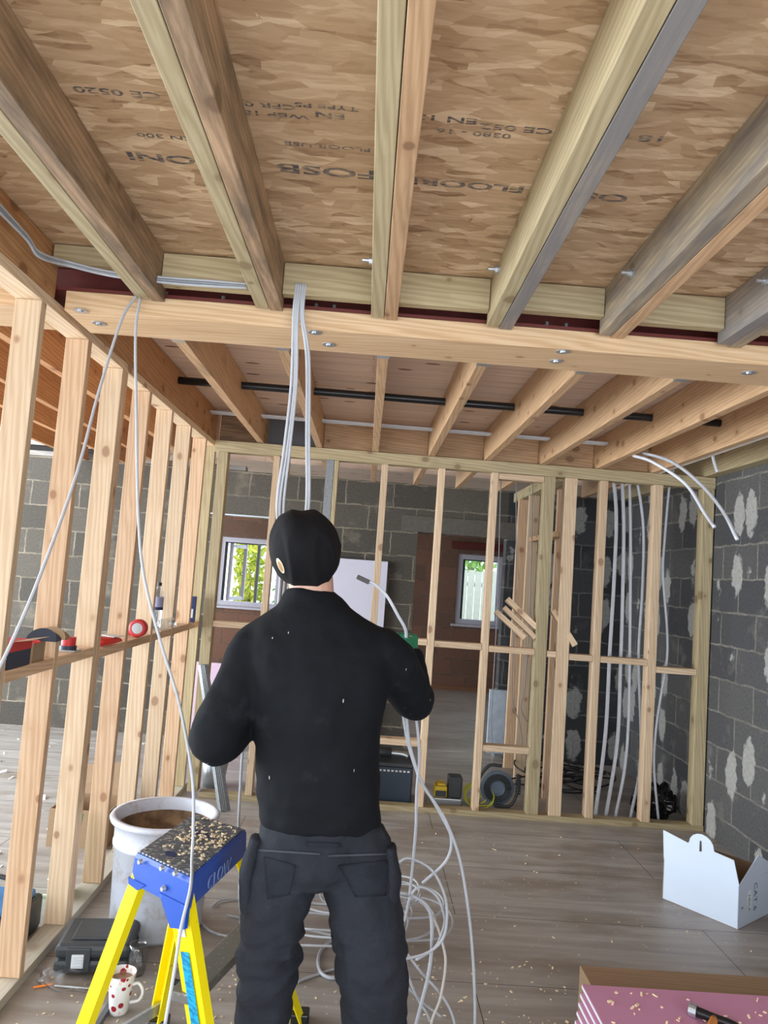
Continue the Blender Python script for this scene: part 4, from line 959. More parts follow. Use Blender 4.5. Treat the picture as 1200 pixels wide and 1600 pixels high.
bm = bmesh.new(); add_box(bm, cc+R_ @ Vector((-.05, -.120, .057)), (.09, .012, .085), rot=R_, bev=.004); mesh_obj('latch_recess', bm, BK, cs)
# mug
mp_ = Vector((-.752, 2.765, 0))
mug = empty('mug', mp_, 'white tea mug with dark red spots, standing on the floor', 'mug')
MG = NT('red_spotted_glaze'); mv = MG.n.new('ShaderNodeTexVoronoi'); mv.inputs['Scale'].default_value = 36; mv.inputs['Randomness'].default_value = .75; MG.link(MG.coord(), mv.inputs['Vector'])
ms_ = MG.n.new('ShaderNodeSeparateColor'); MG.link(mv.outputs['Color'], ms_.inputs[0])
dot = MG.math('LESS_THAN', mv.outputs['Distance'], MG.math('ADD', MG.math('MULTIPLY', ms_.outputs[0], .25), .18))
MG.out(MG.mix(dot, (.80, .78, .77), MG.mix(MG.math('GREATER_THAN', ms_.outputs[1], .8), (.33, .02, .03), (.78, .50, .40))), .2)
bm = bmesh.new(); lathe(bm, [(0, .001), (.030, .001), (.033, .01), (.042, .10), (.050, .135), (.047, .135), (.039, .10), (.030, .012), (0, .012)], 36, mp_)
mesh_obj('mug_body', bm, MG.m, mug, smooth=True)
bm = bmesh.new(); tube(bm, [mp_+Vector(p) for p in ((.038, 0, .095), (.062, 0, .10), (.078, 0, .075), (.068, 0, .045), (.036, 0, .035))], .0055, 10, 8); mesh_obj('handle', bm, plain('white_glaze', (.8, .78, .77), .2), mug, smooth=True)
bm = bmesh.new(); lathe(bm, [(.0425, .112), (0, .112)], 30, mp_); tag(mesh_obj('tea', bm, plain('milky_tea', (.30, .17, .10), .2), mug), 'milky tea')
# glass jar
jp = at(212, 1522, Z=0); GJ = glassy('clear_glass', (.88, .9, .92), .05, .12)
bm = bmesh.new(); lathe(bm, [(0, .002), (.030, .002), (.036, .02), (.037, .08), (.031, .095), (.033, .112), (.030, .112), (.028, .095), (.033, .08), (.032, .02), (0, .006)], 32, jp)
tag(mesh_obj('glass_tumbler', bm, GJ, smooth=True), 'clear glass tumbler on the floor behind the spotted mug', 'glass')
# plastic bag
bp_ = at(118, 1530, Z=0); bm = bmesh.new(); r0 = bmesh.ops.create_icosphere(bm, subdivisions=4, radius=1)
for v in r0['verts']:
    p = v.co; n_ = noise.noise(p*2.3)+.5*noise.noise(p*6); v.co = Vector((bp_.x+p.x*(.13+.03*n_), bp_.y+p.y*(.10+.02*n_), max(.001, .012+p.z*(.018+.014*n_))))
tag(mesh_obj('plastic_bag', bm, glassy('crinkled_film', (.93, .91, .89), .35, .05), smooth=True), 'crumpled clear plastic bag on the floor left of the mug', 'plastic bag')
a, b = at(52, 1543, Z=.005), at(80, 1538, Z=.005); bm = bmesh.new(); cyl(bm, a, b, .004, seg=6); cyl(bm, b, b+(b-a).normalized()*.012, .004, .0005, 6); tag(mesh_obj('pencil', bm, plain('orange_paint', (.85, .25, .03), .4)), 'orange carpenter pencil on the floor by the left sole plate', 'pencil')
a, b = at(85, 1540, Z=.004), at(145, 1545, Z=.004); bm = bmesh.new(); cyl(bm, a, b, .004, seg=6); tag(mesh_obj('steel_rod', bm, MT['steel']), 'thin steel drill bit lying on the floor by the orange pencil', 'drill bit')
a, b = at(222, 1470, Z=.008), at(208, 1498, Z=.008); bm = bmesh.new(); cyl(bm, a, b, .007, seg=8); tag(mesh_obj('chisel', bm, plain('grey_rod', (.2, .2, .2), .4, .5)), 'grey steel bar lying behind the glass tumbler', 'bar')
a, b = at(178, 1560, Z=.012), at(150, 1605, Z=.012); bm = bmesh.new(); add_box(bm, (a+b)/2, ((b-a).length, .018, .018), rot=frame_of(b-a), bev=.002); tag(mesh_obj('steel_tube', bm, plain('grey_tube', (.14, .15, .17), .4, .4)), 'dark grey square tube by the near yellow ladder leg', 'tube')
# red tag, black handled saw near ladder
hp = at(262, 1540, Z=0); bm = bmesh.new(); pts = [hp+Vector(p) for p in ((.0, .0, .02), (-.012, .0, .09), (.0, 0, .15), (.06, 0, .16), (.07, 0, .12), (.06, .0, .02))]
tube(bm, pts+[pts[0]], .011, 8, 6); o = tag(mesh_obj('saw_handle', bm, BK, smooth=True), 'black loop handle of a tool standing behind the ladder leg', 'tool handle')
bm = bmesh.new(); p = at(392, 1552, Z=.03); lathe(bm, [(0, -.03), (.025, -.03), (.028, -.02), (.028, .05), (.02, .06), (0, .06)], 20, p+Vector((.0, .30, 0)))
tag(mesh_obj('drink_can', bm, plain('red_can', (.55, .04, .06), .3), smooth=True), 'small red can on the floor behind the ladder tread', 'can')

# ============================================================ THINGS ON THE LEFT NOGGINS
XS = -1.19; ZN = 1.194; ZN2 = 1.179
def syz(px, py): return at(px, py, X=XS)
# fixings box
RB = plain('red_carton', (.55, .03, .03), .5); DB = plain('dark_navy_carton', (.02, .03, .055), .5, 0, .4, 60); CB = plain('brown_card', (.36, .24, .14), .8)
y0 = syz(22, 1025).y; y1 = syz(78, 1015).y
fx = empty('fixings_box', (XS, y0, ZN), 'red and black cardboard fixings box on the nearest noggin shelf', 'box')
bm = bmesh.new(); bbox(bm, (XS-.05, 2.50, ZN), (XS+.04, 2.66, ZN+.060)); mesh_obj('carton', bm, DB, fx)
bm = bmesh.new(); bbox(bm, (XS-.051, 2.499, ZN+.056), (XS+.041, 2.661, ZN+.088)); mesh_obj('red_band', bm, RB, fx)
wt = plain('white_print', (.7, .7, .7), .6)
for q in range(3):
    bm = bmesh.new(); bbox(bm, (XS-.035+.026*q, 2.4975, ZN+.02+.006*q), (XS-.018+.026*q, 2.4985, ZN+.025+.008*q)); mesh_obj('print_line', bm, wt, fx)
bm = bmesh.new(); poly_slab(bm, [(XS+.04, 2.53, ZN+.088), (XS+.04, 2.66, ZN+.088), (XS+.10, 2.66, ZN+.098), (XS+.10, 2.53, ZN+.098)], (0, 0, 1), .002); mesh_obj('flap', bm, CB, fx)
# opened carton with curved lid
oc = empty('open_carton', (XS, 2.78, ZN), 'small open carton with curved red and navy flaps on the nearest noggin shelf', 'box')
bm = bmesh.new(); bbox(bm, (XS-.035, 2.70, ZN), (XS+.03, 2.80, ZN+.07)); mesh_obj('carton', bm, CB, oc)
for nm, px, rr, mt, off in (('navy_flap', (101, 992), 0, DB, 0), ('brown_flap', (124, 982), 0, CB, .05)):
    bm = bmesh.new(); c = Vector((XS+.045, 2.72+off*1.6, ZN+.075)); n = 12; V = []; W_ = []
    for i in range(n+1):
        a = PI*i/n; V.append(bm.verts.new(c+Vector((.055*math.cos(a), .02*math.sin(a), .045*math.sin(a))))); W_.append(bm.verts.new(c+Vector((.055*math.cos(a)*.9, .06, .0+.030*math.sin(a)))))
    for i in range(n): bm.faces.new((V[i], V[i+1], W_[i+1], W_[i]))
    cn = bm.verts.new(c)
    for i in range(n): bm.faces.new((cn, V[i], V[i+1]))
    mesh_obj(nm, bm, mt, oc)
bm = bmesh.new(); poly_slab(bm, [(XS-.012, 2.715, ZN+.075), (XS+.02, 2.71, ZN+.055), (XS+.055, 2.705, ZN+.075), (XS+.03, 2.712, ZN+.083)], (0, -1, .2), .003); mesh_obj('red_flap', bm, RB, oc)
# tape cup
tp = Vector((XS+.005, 2.94, ZN)); t_ = empty('tape_reel', tp, 'short red and black reel on the noggin behind the open carton', 'reel')
p = syz(105, 1020); tp.y = p.y-.01
bm = bmesh.new(); cyl(bm, tp, tp+Vector((0, 0, .022)), .033, seg=24); mesh_obj('base', bm, DB, t_)
bm = bmesh.new(); cyl(bm, tp+Vector((0, 0, .022)), tp+Vector((0, 0, .056)), .028, seg=24); mesh_obj('lid', bm, RB, t_)
bm = bmesh.new(); bbox(bm, (XS-.02, 3.05, ZN), (XS+.045, 3.12, ZN+.006)); tag(mesh_obj('metal_plate', bm, MT['steel']), 'small steel plate beside the red and black reel', 'plate')
bm = bmesh.new(); bbox(bm, (XS-.01, 2.40, ZN), (XS+.05, 2.43, ZN+.006)); poly_slab(bm, [(XS-.03, 2.30, ZN), (XS+.045, 2.32, ZN), (XS+.045, 2.42, ZN), (XS-.03, 2.43, ZN)], (0, 0, 1), .003); tag(mesh_obj('leaflet', bm, plain('printed_paper', (.45, .44, .42), .7, 0, .7, 60)), 'folded printed leaflet at the left edge of the shelf', 'leaflet')
# red pouch
bm = bmesh.new(); tube(bm, [(XS+.00, 3.42, ZN2+.022), (XS+.02, 3.50, ZN2+.020), (XS+.03, 3.60, ZN2+.016)], .02, 10, 6, radii=[(.035, .020), (.040, .018), (.030, .012)])
tag(mesh_obj('tool_pouch', bm, plain('red_fabric', (.72, .03, .02), .5), smooth=True), 'bright red cloth pouch lying on the middle noggin', 'pouch')
bm = bmesh.new(); poly_slab(bm, [(XS-.04, 3.55, ZN2+.038), (XS+.05, 3.50, ZN2+.036), (XS+.06, 3.62, ZN2+.034), (XS-.04, 3.66, ZN2+.034)], (0, 0, 1), .003); tag(mesh_obj('paper_sheet', bm, plain('paper', (.62, .6, .55), .7)), 'scrap of paper resting on the red pouch', 'paper')
# tape dispenser
p = Vector((XS+.02, 3.93, ZN2)); td = empty('tape_dispenser', p, 'red tape dispenser with a grey roll on the middle noggin', 'tape dispenser')
bm = bmesh.new(); lathe(bm, [(.020, -.018), (.046, -.018), (.046, .018), (.020, .018), (.020, -.018)], 28); bmesh.ops.rotate(bm, verts=bm.verts[:], matrix=Matrix.Rotation(PI/2, 3, 'X')); bmesh.ops.translate(bm, verts=bm.verts[:], vec=p+Vector((.01, 0, .047)))
mesh_obj('casing', bm, RB, td, smooth=False)
bm = bmesh.new(); cyl(bm, p+Vector((.01, -.020, .047)), p+Vector((.01, .020, .047)), .028, seg=24); mesh_obj('roll', bm, MT['steel'], td)
bm = bmesh.new(); add_box(bm, p+Vector((-.045, 0, .018)), (.06, .03, .02), bev=.004); add_box(bm, p+Vector((-.05, 0, .04)), (.012, .02, .06), bev=.003); mesh_obj('grip', bm, RB, td)
# bottles
PL = glassy('clear_bottle_plastic', (.90, .93, .96), .06, .12)
b1 = Vector((XS-.022, 4.44, ZN2)); bo = empty('water_bottle', b1, 'upright empty clear water bottle with a blue label on the shelf', 'bottle')
prof = [(0, 0), (.030, 0), (.033, .01), (.031, .05), (.033, .09), (.033, .19), (.028, .215), (.013, .245), (.013, .26), (0, .26)]
bm = bmesh.new(); lathe(bm, prof, 24, b1); mesh_obj('bottle_body', bm, PL, bo, smooth=True)
bm = bmesh.new(); lathe(bm, [(.0337, .13), (.0337, .19)], 24, b1); tag(mesh_obj('bottle_label', bm, plain('lavender_label', (.35, .36, .55), .5), bo, smooth=True), 'pale lavender label')
bm = bmesh.new(); lathe(bm, [(.034, .115), (.034, .132)], 24, b1); mesh_obj('label_band', bm, plain('navy_band', (.015, .02, .09), .5), bo, smooth=True)
bm = bmesh.new(); cyl(bm, b1+Vector((0, 0, .255)), b1+Vector((0, 0, .275)), .014, seg=14); mesh_obj('cap', bm, plain('dark_cap', (.03, .02, .02), .5), bo)
b2 = Vector((XS+.046, 4.53, ZN2+.036)); bo = empty('water_bottle', b2, 'clear plastic water bottle lying on its side on the shelf', 'bottle')
bm = bmesh.new(); lathe(bm, [(r*1.05, z) for r, z in prof], 24); bmesh.ops.rotate(bm, verts=bm.verts[:], matrix=Matrix.Rotation(PI/2, 3, 'X') ); bmesh.ops.translate(bm, verts=bm.verts[:], vec=b2+Vector((.0, .0, 0))); mesh_obj('bottle_body', bm, PL, bo, smooth=True)
# blue box
bb = empty('small_carton', (XS+.02, 5.16, ZN2), 'upright dark blue carton with a white label at the far end of the shelf', 'box')
bm = bmesh.new(); bbox(bm, (XS-.015, 5.13, ZN2), (XS+.045, 5.17, ZN2+.175), bev=.002); mesh_obj('carton', bm, plain('navy_carton', (.02, .035, .14), .5), bb)
bm = bmesh.new(); bbox(bm, (XS-.005, 5.1285, ZN2+.03), (XS+.035, 5.1295, ZN2+.09)); mesh_obj('white_label', bm, wt, bb)

# ============================================================ LEFT ROOM ITEMS
cbx = empty('cardboard_box', (-1.46, 4.35, 0), 'open brown cardboard box on the floor behind the left partition', 'box')
bm = bmesh.new()
for lo, hi in (((-1.62, 4.20, 0), (-1.30, 4.205, .20)), ((-1.62, 4.50, 0), (-1.30, 4.505, .20)), ((-1.62, 4.205, 0), (-1.615, 4.5, .20)), ((-1.305, 4.205, 0), (-1.30, 4.5, .20)), ((-1.615, 4.205, 0), (-1.305, 4.5, .01))): bbox(bm, lo, hi)
mesh_obj('box_walls', bm, CB, cbx); bm = bmesh.new(); poly_slab(bm, [(-1.62, 4.505, .20), (-1.30, 4.505, .20), (-1.30, 4.56, .38), (-1.62, 4.56, .34)], (0, 1, .3), .004); mesh_obj('flap', bm, CB, cbx)
timber('board_offcut', (-2.2, 4.1, .02), (-2.9, 4.1, .02), .45, .018, 'pine_orange', 'orange-brown board lying on the floor of the left-hand room', 'board')
bm = bmesh.new(); a = at(113, 1395, X=-1.30); add_box(bm, Vector((-1.27, 3.56, .20)), (.03, .14, .36), rot=Euler((0, .10, 0)).to_matrix(), bev=.003); tag(mesh_obj('green_board', bm, plain('bright_green_edge', (.05, .48, .22), .6)), 'green edged board offcut leaning behind the third stud', 'board')
tb = empty('tool_bag', (-1.42, 3.2, 0), 'black and blue tool bag on the floor behind the left partition', 'bag')
bm = bmesh.new(); bbox(bm, (-1.56, 3.06, 0), (-1.27, 3.34, .14), bev=.02); mesh_obj('bag_body', bm, BK, tb)
bm = bmesh.new(); bbox(bm, (-1.54, 3.08, .141), (-1.29, 3.30, .17), bev=.01); tag(mesh_obj('bag_top', bm, plain('blue_nylon', (.04, .16, .36), .6), tb), 'blue top')
bm = bmesh.new(); tube(bm, [(-1.52, 3.2, .17), (-1.47, 3.2, .24), (-1.37, 3.2, .24), (-1.32, 3.2, .17)], .010, 8, 6); mesh_obj('bag_handle', bm, BK, tb, smooth=True)
chips('debris', 120, lambda r: Vector((r.uniform(-3.8, -1.35), r.uniform(3.2, 6.6), 0)), plain('pale_debris', (.6, .58, .55), .8), 'scraps of pale debris on the left room floor', 'debris', (.02, .07), None, 9)

# ============================================================ BACK ROOM ITEMS
# pink plasterboard sheet and white board
tag(box('board_sheet', (-.35, YW-.06, .95), (.20, YW-.02, 1.72), MT['plaster_w'], bev=.003), 'plain white board panel against the block wall right of the beanie', 'board')
timber('board_prop', (-.05, YW-.08, 0), (-.05, YW-.08, .949), .3, .05, 'joist', 'timber support under the white board panel', 'support', up=(0, 1, 0))
pk = box('plasterboard_sheet', (-1.41, 6.55, 0), (-.95, 6.575, .73), plain('pink_board', (.58, .42, .52), .6), bev=.002); tag(pk, 'pale pink plasterboard sheet standing behind the left elbow', 'plasterboard')
# angle beads bundle
for q in range(4):
    a = at(355-3*q, 1268, Z=.0)+Vector((0, 0, .002)); b = at(318-2*q, 1040, Y=5.15)
    bm = bmesh.new(); a_ = a+Vector((0, 0, 0)); b_ = Vector((b.x, 5.19, b.z)); prism(bm, [(-.022, 0), (0, .012), (.022, 0), (.021, -.002), (0, .009), (-.021, -.002)], a_, b_, up=(0, -1, 0))
    me_ = NT('perforated_bead'); 
    tag(mesh_obj('angle_bead', bm, MT['bead'] if 'bead' in MT else MT.setdefault('bead', plain('galvanised_mesh', (.20, .21, .22), .5, .4, .7, 130))), 'perforated galvanised angle bead leaning by the left end post', 'angle bead', 'angle beads leaning together')
bk = empty('metal_bucket', (-1.15, 5.75, 0), 'small grey bucket with a pale rim beyond the left end post', 'bucket')
p = at(333, 1228, Z=0); bm = bmesh.new(); lathe(bm, [(0, .003), (.075, .003), (.10, .22), (.097, .22), (.07, .01), (0, .01)], 28, (p.x, p.y, 0)); mesh_obj('bucket_body', bm, MT['steel'], bk, smooth=True)
bm = bmesh.new(); lathe(bm, [(.097, .215), (.125, .222), (.125, .226), (.097, .228)], 28, (p.x, p.y, 0)); mesh_obj('rim', bm, plain('pale_teal', (.50, .62, .60), .4), bk, smooth=True)
# dark blue tub
db = empty('storage_crate', (.25, 5.45, 0), 'dark blue plastic crate behind the right hip', 'crate')
DBM = plain('dark_blue_plastic', (.02, .035, .06), .45)
bm = bmesh.new(); bbox(bm, (.05, 5.33, 0), (.435, 5.62, .26), bev=.012); mesh_obj('crate_body', bm, DBM, db)
bm = bmesh.new(); bbox(bm, (.04, 5.32, .261), (.445, 5.63, .29), bev=.008); mesh_obj('crate_lid', bm, BK, db)
bm = bmesh.new()
for q in range(9): bbox(bm, (.17+.028*q, 5.328, .228), (.17+.028*q+.016, 5.3295, .240))
mesh_obj('printed_marks', bm, wt, db)
ts = empty('hand_tool', (.22, 5.45, .30), 'dark power tool lying on top of the dark blue crate', 'power tool')
bm = bmesh.new(); tube(bm, [(.12, 5.45, .33), (.28, 5.45, .33)], .035, 12, smooth=False); mesh_obj('motor', bm, BK, ts); bm = bmesh.new(); tube(bm, [(.25, 5.45, .33), (.36, 5.45, .325), (.40, 5.45, .31)], .02, 10, 5); mesh_obj('grip', bm, MT['steel'], ts)
# battery charger / radio
rd = empty('battery_charger', (.68, 5.5, 0), 'yellow and black power tool charger behind the sole plate', 'charger')
YB = plain('tool_yellow', (.62, .42, .02), .45)
bm = bmesh.new(); bbox(bm, (.60, 5.40, .0), (.80, 5.55, .05), bev=.008); mesh_obj('base', bm, MT['steel'], rd)
bm = bmesh.new(); bbox(bm, (.70, 5.41, .05), (.80, 5.52, .20), bev=.012); mesh_obj('body', bm, BK, rd)
bm = bmesh.new(); bbox(bm, (.60, 5.41, .05), (.695, 5.52, .13), bev=.012); bbox(bm, (.62, 5.402, .135), (.68, 5.5, .15), bev=.004); mesh_obj('battery', bm, YB, rd)
bm = bmesh.new(); bbox(bm, (.61, 5.400, .06), (.685, 5.4085, .10)); mesh_obj('vent', bm, BK, rd)
for q in range(4):
    c = Vector((.93, 5.45, .05+.02*q)); rr = .09-.012*q
    cable('extension_cord', [c+Vector((rr*1.2*math.cos(a), .05*math.sin(a), rr*.8*math.sin(a)*1.0+.02)) for a in [2*PI*j/10+q for j in range(11)]], .005, plain('yellow_cord_%d' % q, (.62, .62, .05), .5) if q == 0 else 'cordy', 'coil of yellow cord beside the charger', 'coiled yellow cord', 'cord', n=5) if q == 0 else None
c = Vector((.93, 5.46, .06))
for q in range(3):
    rr = .075-.012*q; bm = bmesh.new(); tube(bm, [c+Vector((rr*1.3*math.cos(a)-.02*q, .02*q+.03*math.sin(a), max(-.05, rr*math.sin(a))+.012*q)) for a in [2*PI*j/10+q for j in range(11)]], .005, 8, 5)
    tag(mesh_obj('extension_cord', bm, bpy.data.materials['yellow_cord_0'], smooth=True), 'coil of yellow cord beside the charger', 'cord', 'coiled yellow cord')
# cable reel / vacuum
vc = empty('cable_reel', (1.10, 5.52, 0), 'grey-blue cable reel with a black hoop frame behind the low noggin', 'cable reel')
GB = plain('blue_grey_plastic', (.13, .17, .23), .4); vcx, vcy = 1.06, 5.5
bm = bmesh.new(); cyl(bm, (vcx, vcy-.02, .13), (vcx, vcy+.10, .13), .065, seg=24); mesh_obj('drum', bm, GB, vc, smooth=False)
bm = bmesh.new(); lathe(bm, [(.045, -.008), (.118, -.008), (.122, 0), (.118, .008), (.045, .008), (.045, -.008)], 36); bmesh.ops.rotate(bm, verts=bm.verts[:], matrix=Matrix.Rotation(PI/2, 3, 'X')); bmesh.ops.translate(bm, verts=bm.verts[:], vec=(vcx, vcy-.03, .13)); mesh_obj('flange', bm, GB, vc, smooth=False)
bm = bmesh.new(); tube(bm, [(vcx-.13, vcy-.05, .012), (vcx-.15, vcy-.05, .15), (vcx-.08, vcy-.05, .28), (vcx+.02, vcy-.05, .29)], .012, 8, 8); tube(bm, [(vcx+.14, vcy-.05, .24), (vcx+.15, vcy-.05, .15), (vcx+.10, vcy-.05, .02), (vcx-.02, vcy-.05, .012)], .011, 8, 8); mesh_obj('hoop_frame', bm, BK, vc, smooth=True)
bm = bmesh.new()
for q in range(9): cyl(bm, (vcx+.125, vcy-.05, .10+.016*q), (vcx+.165, vcy-.05, .104+.016*q), .006, seg=6)
mesh_obj('ribbed_grip', bm, BK, vc)
bm = bmesh.new()
for q in range(4):
    rr = .06+.012*q; tube(bm, [(vcx+rr*math.cos(a), vcy-.043-.002*q, .13+rr*math.sin(a)) for a in [2*PI*j/12 for j in range(13)]], .006, 6, 4)
mesh_obj('wound_cable', bm, BK, vc, smooth=True)
# black cable heap and bag
rnd = random.Random(5)
for q in range(12):
    c = Vector((1.68+rnd.uniform(-.14, .14), 6.0+rnd.uniform(-.2, .2), .0)); rr = rnd.uniform(.12, .26)
    cable('black_cable', [c+Vector((rr*1.3*math.cos(a), rr*.8*math.sin(a), .012+.012*q*.9+.05*(1+math.sin(a+q)))) for a in [2*PI*j/10+q for j in range(11)]], .007, 'black_pipe', 'loop of black cable heaped behind the back partition', 'black cables heaped beyond the partition', 'cable', n=4)
bm = bmesh.new(); r0 = bmesh.ops.create_icosphere(bm, subdivisions=5, radius=1)
for v in r0['verts']:
    p = v.co; n_ = noise.noise(p*2)+.45*noise.noise(p*6); v.co = Vector((2.22+p.x*(.155+.04*n_), 5.50+p.y*(.13+.03*n_), max(.001, .10+p.z*(.12+.05*n_))))
tag(mesh_obj('rubbish_sack', bm, plain('shiny_black_polythene', (.006, .006, .008), .18), smooth=True), 'shiny black rubbish sack behind the right end of the partition', 'sack')
tag(box('dabbed_panel', (1.22, 6.90, .05), (1.42, 6.945, .62), plain('pale_blue_insulation', (.40, .45, .52), .6, 0, .4, 15)), 'pale dabbed panel low on the block wall behind the low noggin', 'panel')
for q, P in enumerate(([(806, 760), (806, 900), (800, 1080), (812, 1130), (818, 1180)], [(832, 762), (828, 950), (820, 1070), (815, 1110), (840, 1150)], [(782, 760), (777, 950), (768, 1120), (770, 1180), (762, 1225)])):
    wp = [at(x, y, Y=6.05) for x, y in P]; wp[0].z = 2.45; wp[1].z = min(wp[1].z, 2.0)
    cable('loose_wire', wp, .004, 'cable_dark', 'thin grey wire drooping beyond the partition, %s of three' % names[q], 'thin wires drooping beyond the partition', 'wire')

# ============================================================ RIGHT: WHITE BOX
A = Vector((1.938, 3.728, 0)); e1 = Vector((1.693, 4.042, 0))-A; e1.normalize(); e2 = Vector((e1.y, -e1.x, 0)); e2 = -e2 if e2.x < 0 else e2
L1, L2, HB = .40, .40, .205; th = .004
bx = empty('carton', A+(e1*L1+e2*L2)/2, 'open white cardboard cable carton on the floor by the right wall', 'box')
WC = plain('white_carton_card', (.62, .70, .82), .65, 0, .03, 6); KI = plain('brown_card_inside', (.30, .20, .12), .85)
def wallq(name, p, q, z0, z1, inn, mat):
    bm = bmesh.new(); poly_slab(bm, [p+Vector((0, 0, z0)), q+Vector((0, 0, z0)), q+Vector((0, 0, z1)), p+Vector((0, 0, z1))], inn, th); return mesh_obj(name, bm, mat, bx)
B_, C_, D_ = A+e1*L1, A+e1*L1+e2*L2, A+e2*L2
wallq('side_panel', A, B_, .001, HB, e2, WC); wallq('side_panel', D_, A, .001, HB, e1, WC)
wallq('side_panel', C_, D_, .001, HB, -e2, KI); wallq('side_panel', B_, C_, .001, HB, -e1, KI)
bm = bmesh.new(); poly_slab(bm, [A, B_, C_, D_], (0, 0, 1), .003); mesh_obj('bottom_panel', bm, KI, bx)
wallq('inner_lining', A+e2*.006+e1*.006, B_+e2*.006-e1*.006, .005, HB-.02, e2, KI); wallq('inner_lining', D_+e1*.006-e2*.006, A+e1*.006+e2*.006, .005, HB-.02, e1, KI)
# flap with tab, leaning back slightly inward
lean = e2*.035+Vector((0, 0, .995)); lean.normalize(); FH = .14
def fp(u, v): return A+e1*(L1*u)+Vector((0, 0, HB))+lean*(FH*v)
shape = [fp(0.0, 0), fp(.05, .95)]
pts = [(.0, 0), (.08, .80), (.33, .86)]
for i in range(9):
    a = PI*i/8; pts.append((.335+.165-.165*math.cos(a), .90+.42*math.sin(a)))
pts += [(.68, .86), (1.03, 1.02), (1.0, 0)]
bm = bmesh.new(); poly_slab(bm, [fp(u, v) for u, v in pts], e2, th); mesh_obj('top_flap', bm, WC, bx)
bm = bmesh.new(); poly_slab(bm, [fp(.50, 1.08)-e2*.001, fp(.52, 1.08)-e2*.001, fp(.52, .70)-e2*.001, fp(.49, .72)-e2*.001], -e2, .001); mesh_obj('hand_slot', bm, plain('dark_slot', (.06, .05, .05), .8), bx)
bm = bmesh.new(); poly_slab(bm, [A+e2*.0+Vector((0, 0, HB)), D_+Vector((0, 0, HB)), D_+Vector((0, 0, HB+.02))-e1*.01, A+e2*.18+Vector((0, 0, HB+.12))-e1*.01, ], e1, .004); mesh_obj('side_flap', bm, WC, bx)
bm = bmesh.new(); poly_slab(bm, [C_+Vector((0, 0, HB)), B_+e2*.05+Vector((0, 0, HB)), B_+e2*.05-e1*.10+Vector((0, 0, HB+.05)), C_-e1*.10+Vector((0, 0, HB+.05))], (0, 0, 1), .004); tag(mesh_obj('rear_flap', bm, KI, bx), 'brown inner flap')
prt = plain('grey_print', (.12, .13, .17), .7)
def boxtext(s, u, v, size, rot):
    M_ = Matrix((e2, Vector((0, 0, 1)), -e1)).transposed().to_4x4(); M_.translation = A+e2*(L2*u)+Vector((0, 0, HB*v))-e1*.0015
    text_mesh('printed_word', s, size, prt, bx, M_ @ Matrix.Rotation(rot, 4, 'Z'), .0002)
boxtext('CAT 6', .40, .93, .05, -PI/2); boxtext('HDLR', .25, .70, .032, -PI/2); boxtext('6', .07, .50, .03, -PI/2)
bm = bmesh.new(); n = 24; c = A+e2*(L2*.28)+Vector((0, 0, HB*.55))-e1*.0008
bm.faces.new([bm.verts.new(c+e2*(.028*math.cos(2*PI*i/n))+Vector((0, 0, .055*math.sin(2*PI*i/n)))) for i in range(n)]); mesh_obj('oval_logo', bm, plain('pale_oval', (.80, .86, .92), .6), bx)

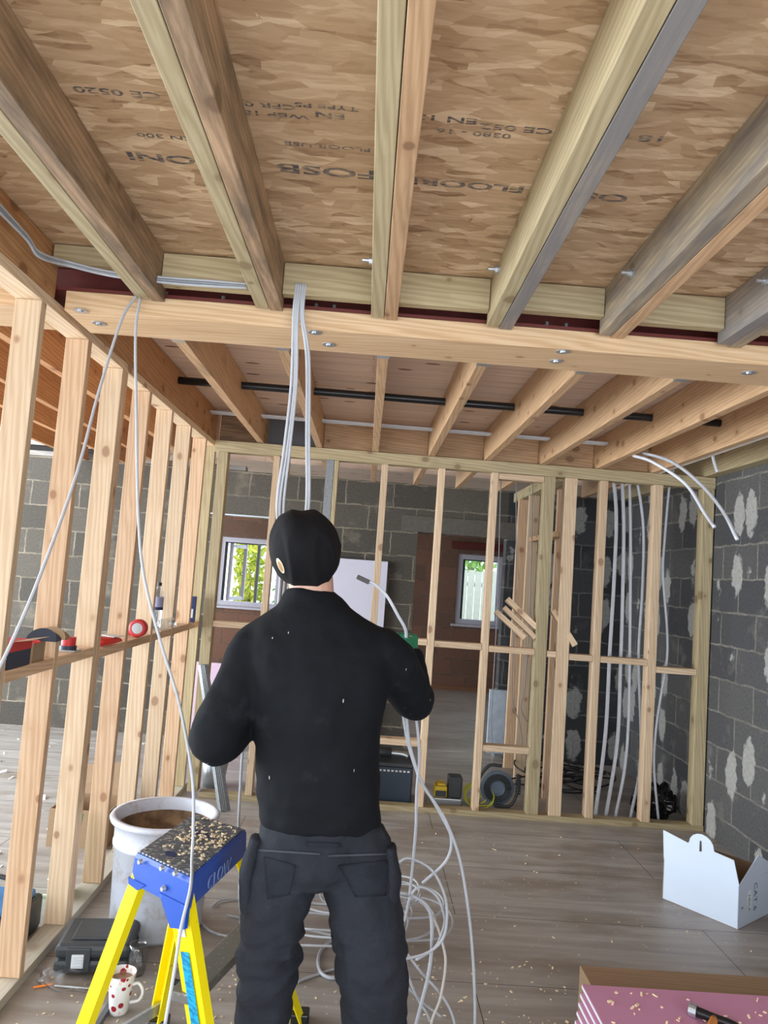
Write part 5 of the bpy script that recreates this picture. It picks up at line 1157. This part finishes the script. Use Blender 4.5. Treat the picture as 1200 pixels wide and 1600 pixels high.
# ============================================================ PLASTERBOARD STACK
YB0 = 1.2
tag(box('chipboard_stack', (.905, YB0, 0), (2.40, 2.88, .20), wood('brown_chipboard', (.34, .22, .13), (.25, .16, .09), (.12, .07, .04), knots=.1), bev=.003), 'pile of brown boards on the floor under the pink plasterboard', 'boards')
for q in range(9):
    z = .2+.0125*q+.0003; xo = .805-.013*(8-q); yo = 2.525-.028*(8-q)
    r = empty('plasterboard_sheet', (xo, YB0, z), 'pink fire-rated plasterboard sheet in the pile at bottom right, %s from the top' % (['topmost', 'second', 'third', 'fourth', 'fifth', 'sixth', 'seventh', 'eighth', 'lowest'][8-q]), 'plasterboard', 'pink plasterboard pile')
    box('pink_face', (xo, YB0, z), (2.32, yo, z+.0118), MT['pinkb'] if 'pinkb' in MT else MT.setdefault('pinkb', plain('pink_plasterboard_paper', (.60, .27, .42), .7, 0, .05, 8)), r)
    bm = bmesh.new(); bbox(bm, (xo-.002, YB0, z+.0012), (xo-.0002, yo-.001, z+.0105)); mesh_obj('white_edge', bm, MT.setdefault('pbe', plain('white_gypsum_edge', (.78, .77, .84), .7)) if 'pbe' not in MT else MT['pbe'], r)
ZT = .3130
chips('wood_shavings', 150, lambda r: Vector((r.uniform(.83, 2.1), 2.50-r.random()**1.3*.6, ZT)), CH, 'pale wood shavings scattered over the pink plasterboard', 'wood shavings', (.006, .016), None, 4)
# hammer
hm = empty('claw_hammer', (1.22, 2.42, ZT), 'claw hammer with an orange handle on the pink plasterboard', 'hammer')
h0 = at(1092, 1582, Z=ZT+.02); h1 = at(1140, 1600, Z=ZT+.02); dd = (h1-h0).normalized(); dn = Vector((dd.y, -dd.x, 0))
bm = bmesh.new(); tube(bm, [h0-dd*.01, h0+dd*.05, h0+dd*.10, h0+dd*.135+dn*.01+Vector((0, 0, -.008))], .014, 10, 5, radii=[.015, .013, .012, .005]); mesh_obj('hammer_head', bm, plain('black_steel', (.03, .028, .03), .3, .6), hm, smooth=False); bm = bmesh.new(); cyl(bm, h0-dd*.028, h0-dd*.006, .019, seg=18); cyl(bm, h0-dd*.006, h0+dd*.012, .013, seg=12); mesh_obj('striking_face', bm, MT['steel'], hm)
hb = h0+dd*.045; bm = bmesh.new(); tube(bm, [hb, hb+dn*.12, hb+dn*.30], .014, 10, 5, radii=[(.012, .012), (.013, .013), (.017, .014)]); mesh_obj('hammer_handle', bm, plain('orange_handle', (.60, .22, .05), .5), hm, smooth=True)
# floor chips
chips('floor_shavings', 260, lambda r: Vector((r.gauss(.62, .35), r.uniform(2.5, 3.3), 0)) if r.random() < .6 else Vector((r.uniform(-1.05, 2.0), r.uniform(2.6, 5.0), 0)), CH, 'pale wood shavings strewn across the room floor', 'wood shavings', (.004, .013), None, 6)
chips('floor_crumbs', 110, lambda r: Vector((r.uniform(-1.08, -.35), r.uniform(2.6, 3.1), 0)), CH, 'pale wood crumbs on the floor around the spotted mug', 'wood shavings', (.004, .011), None, 8)
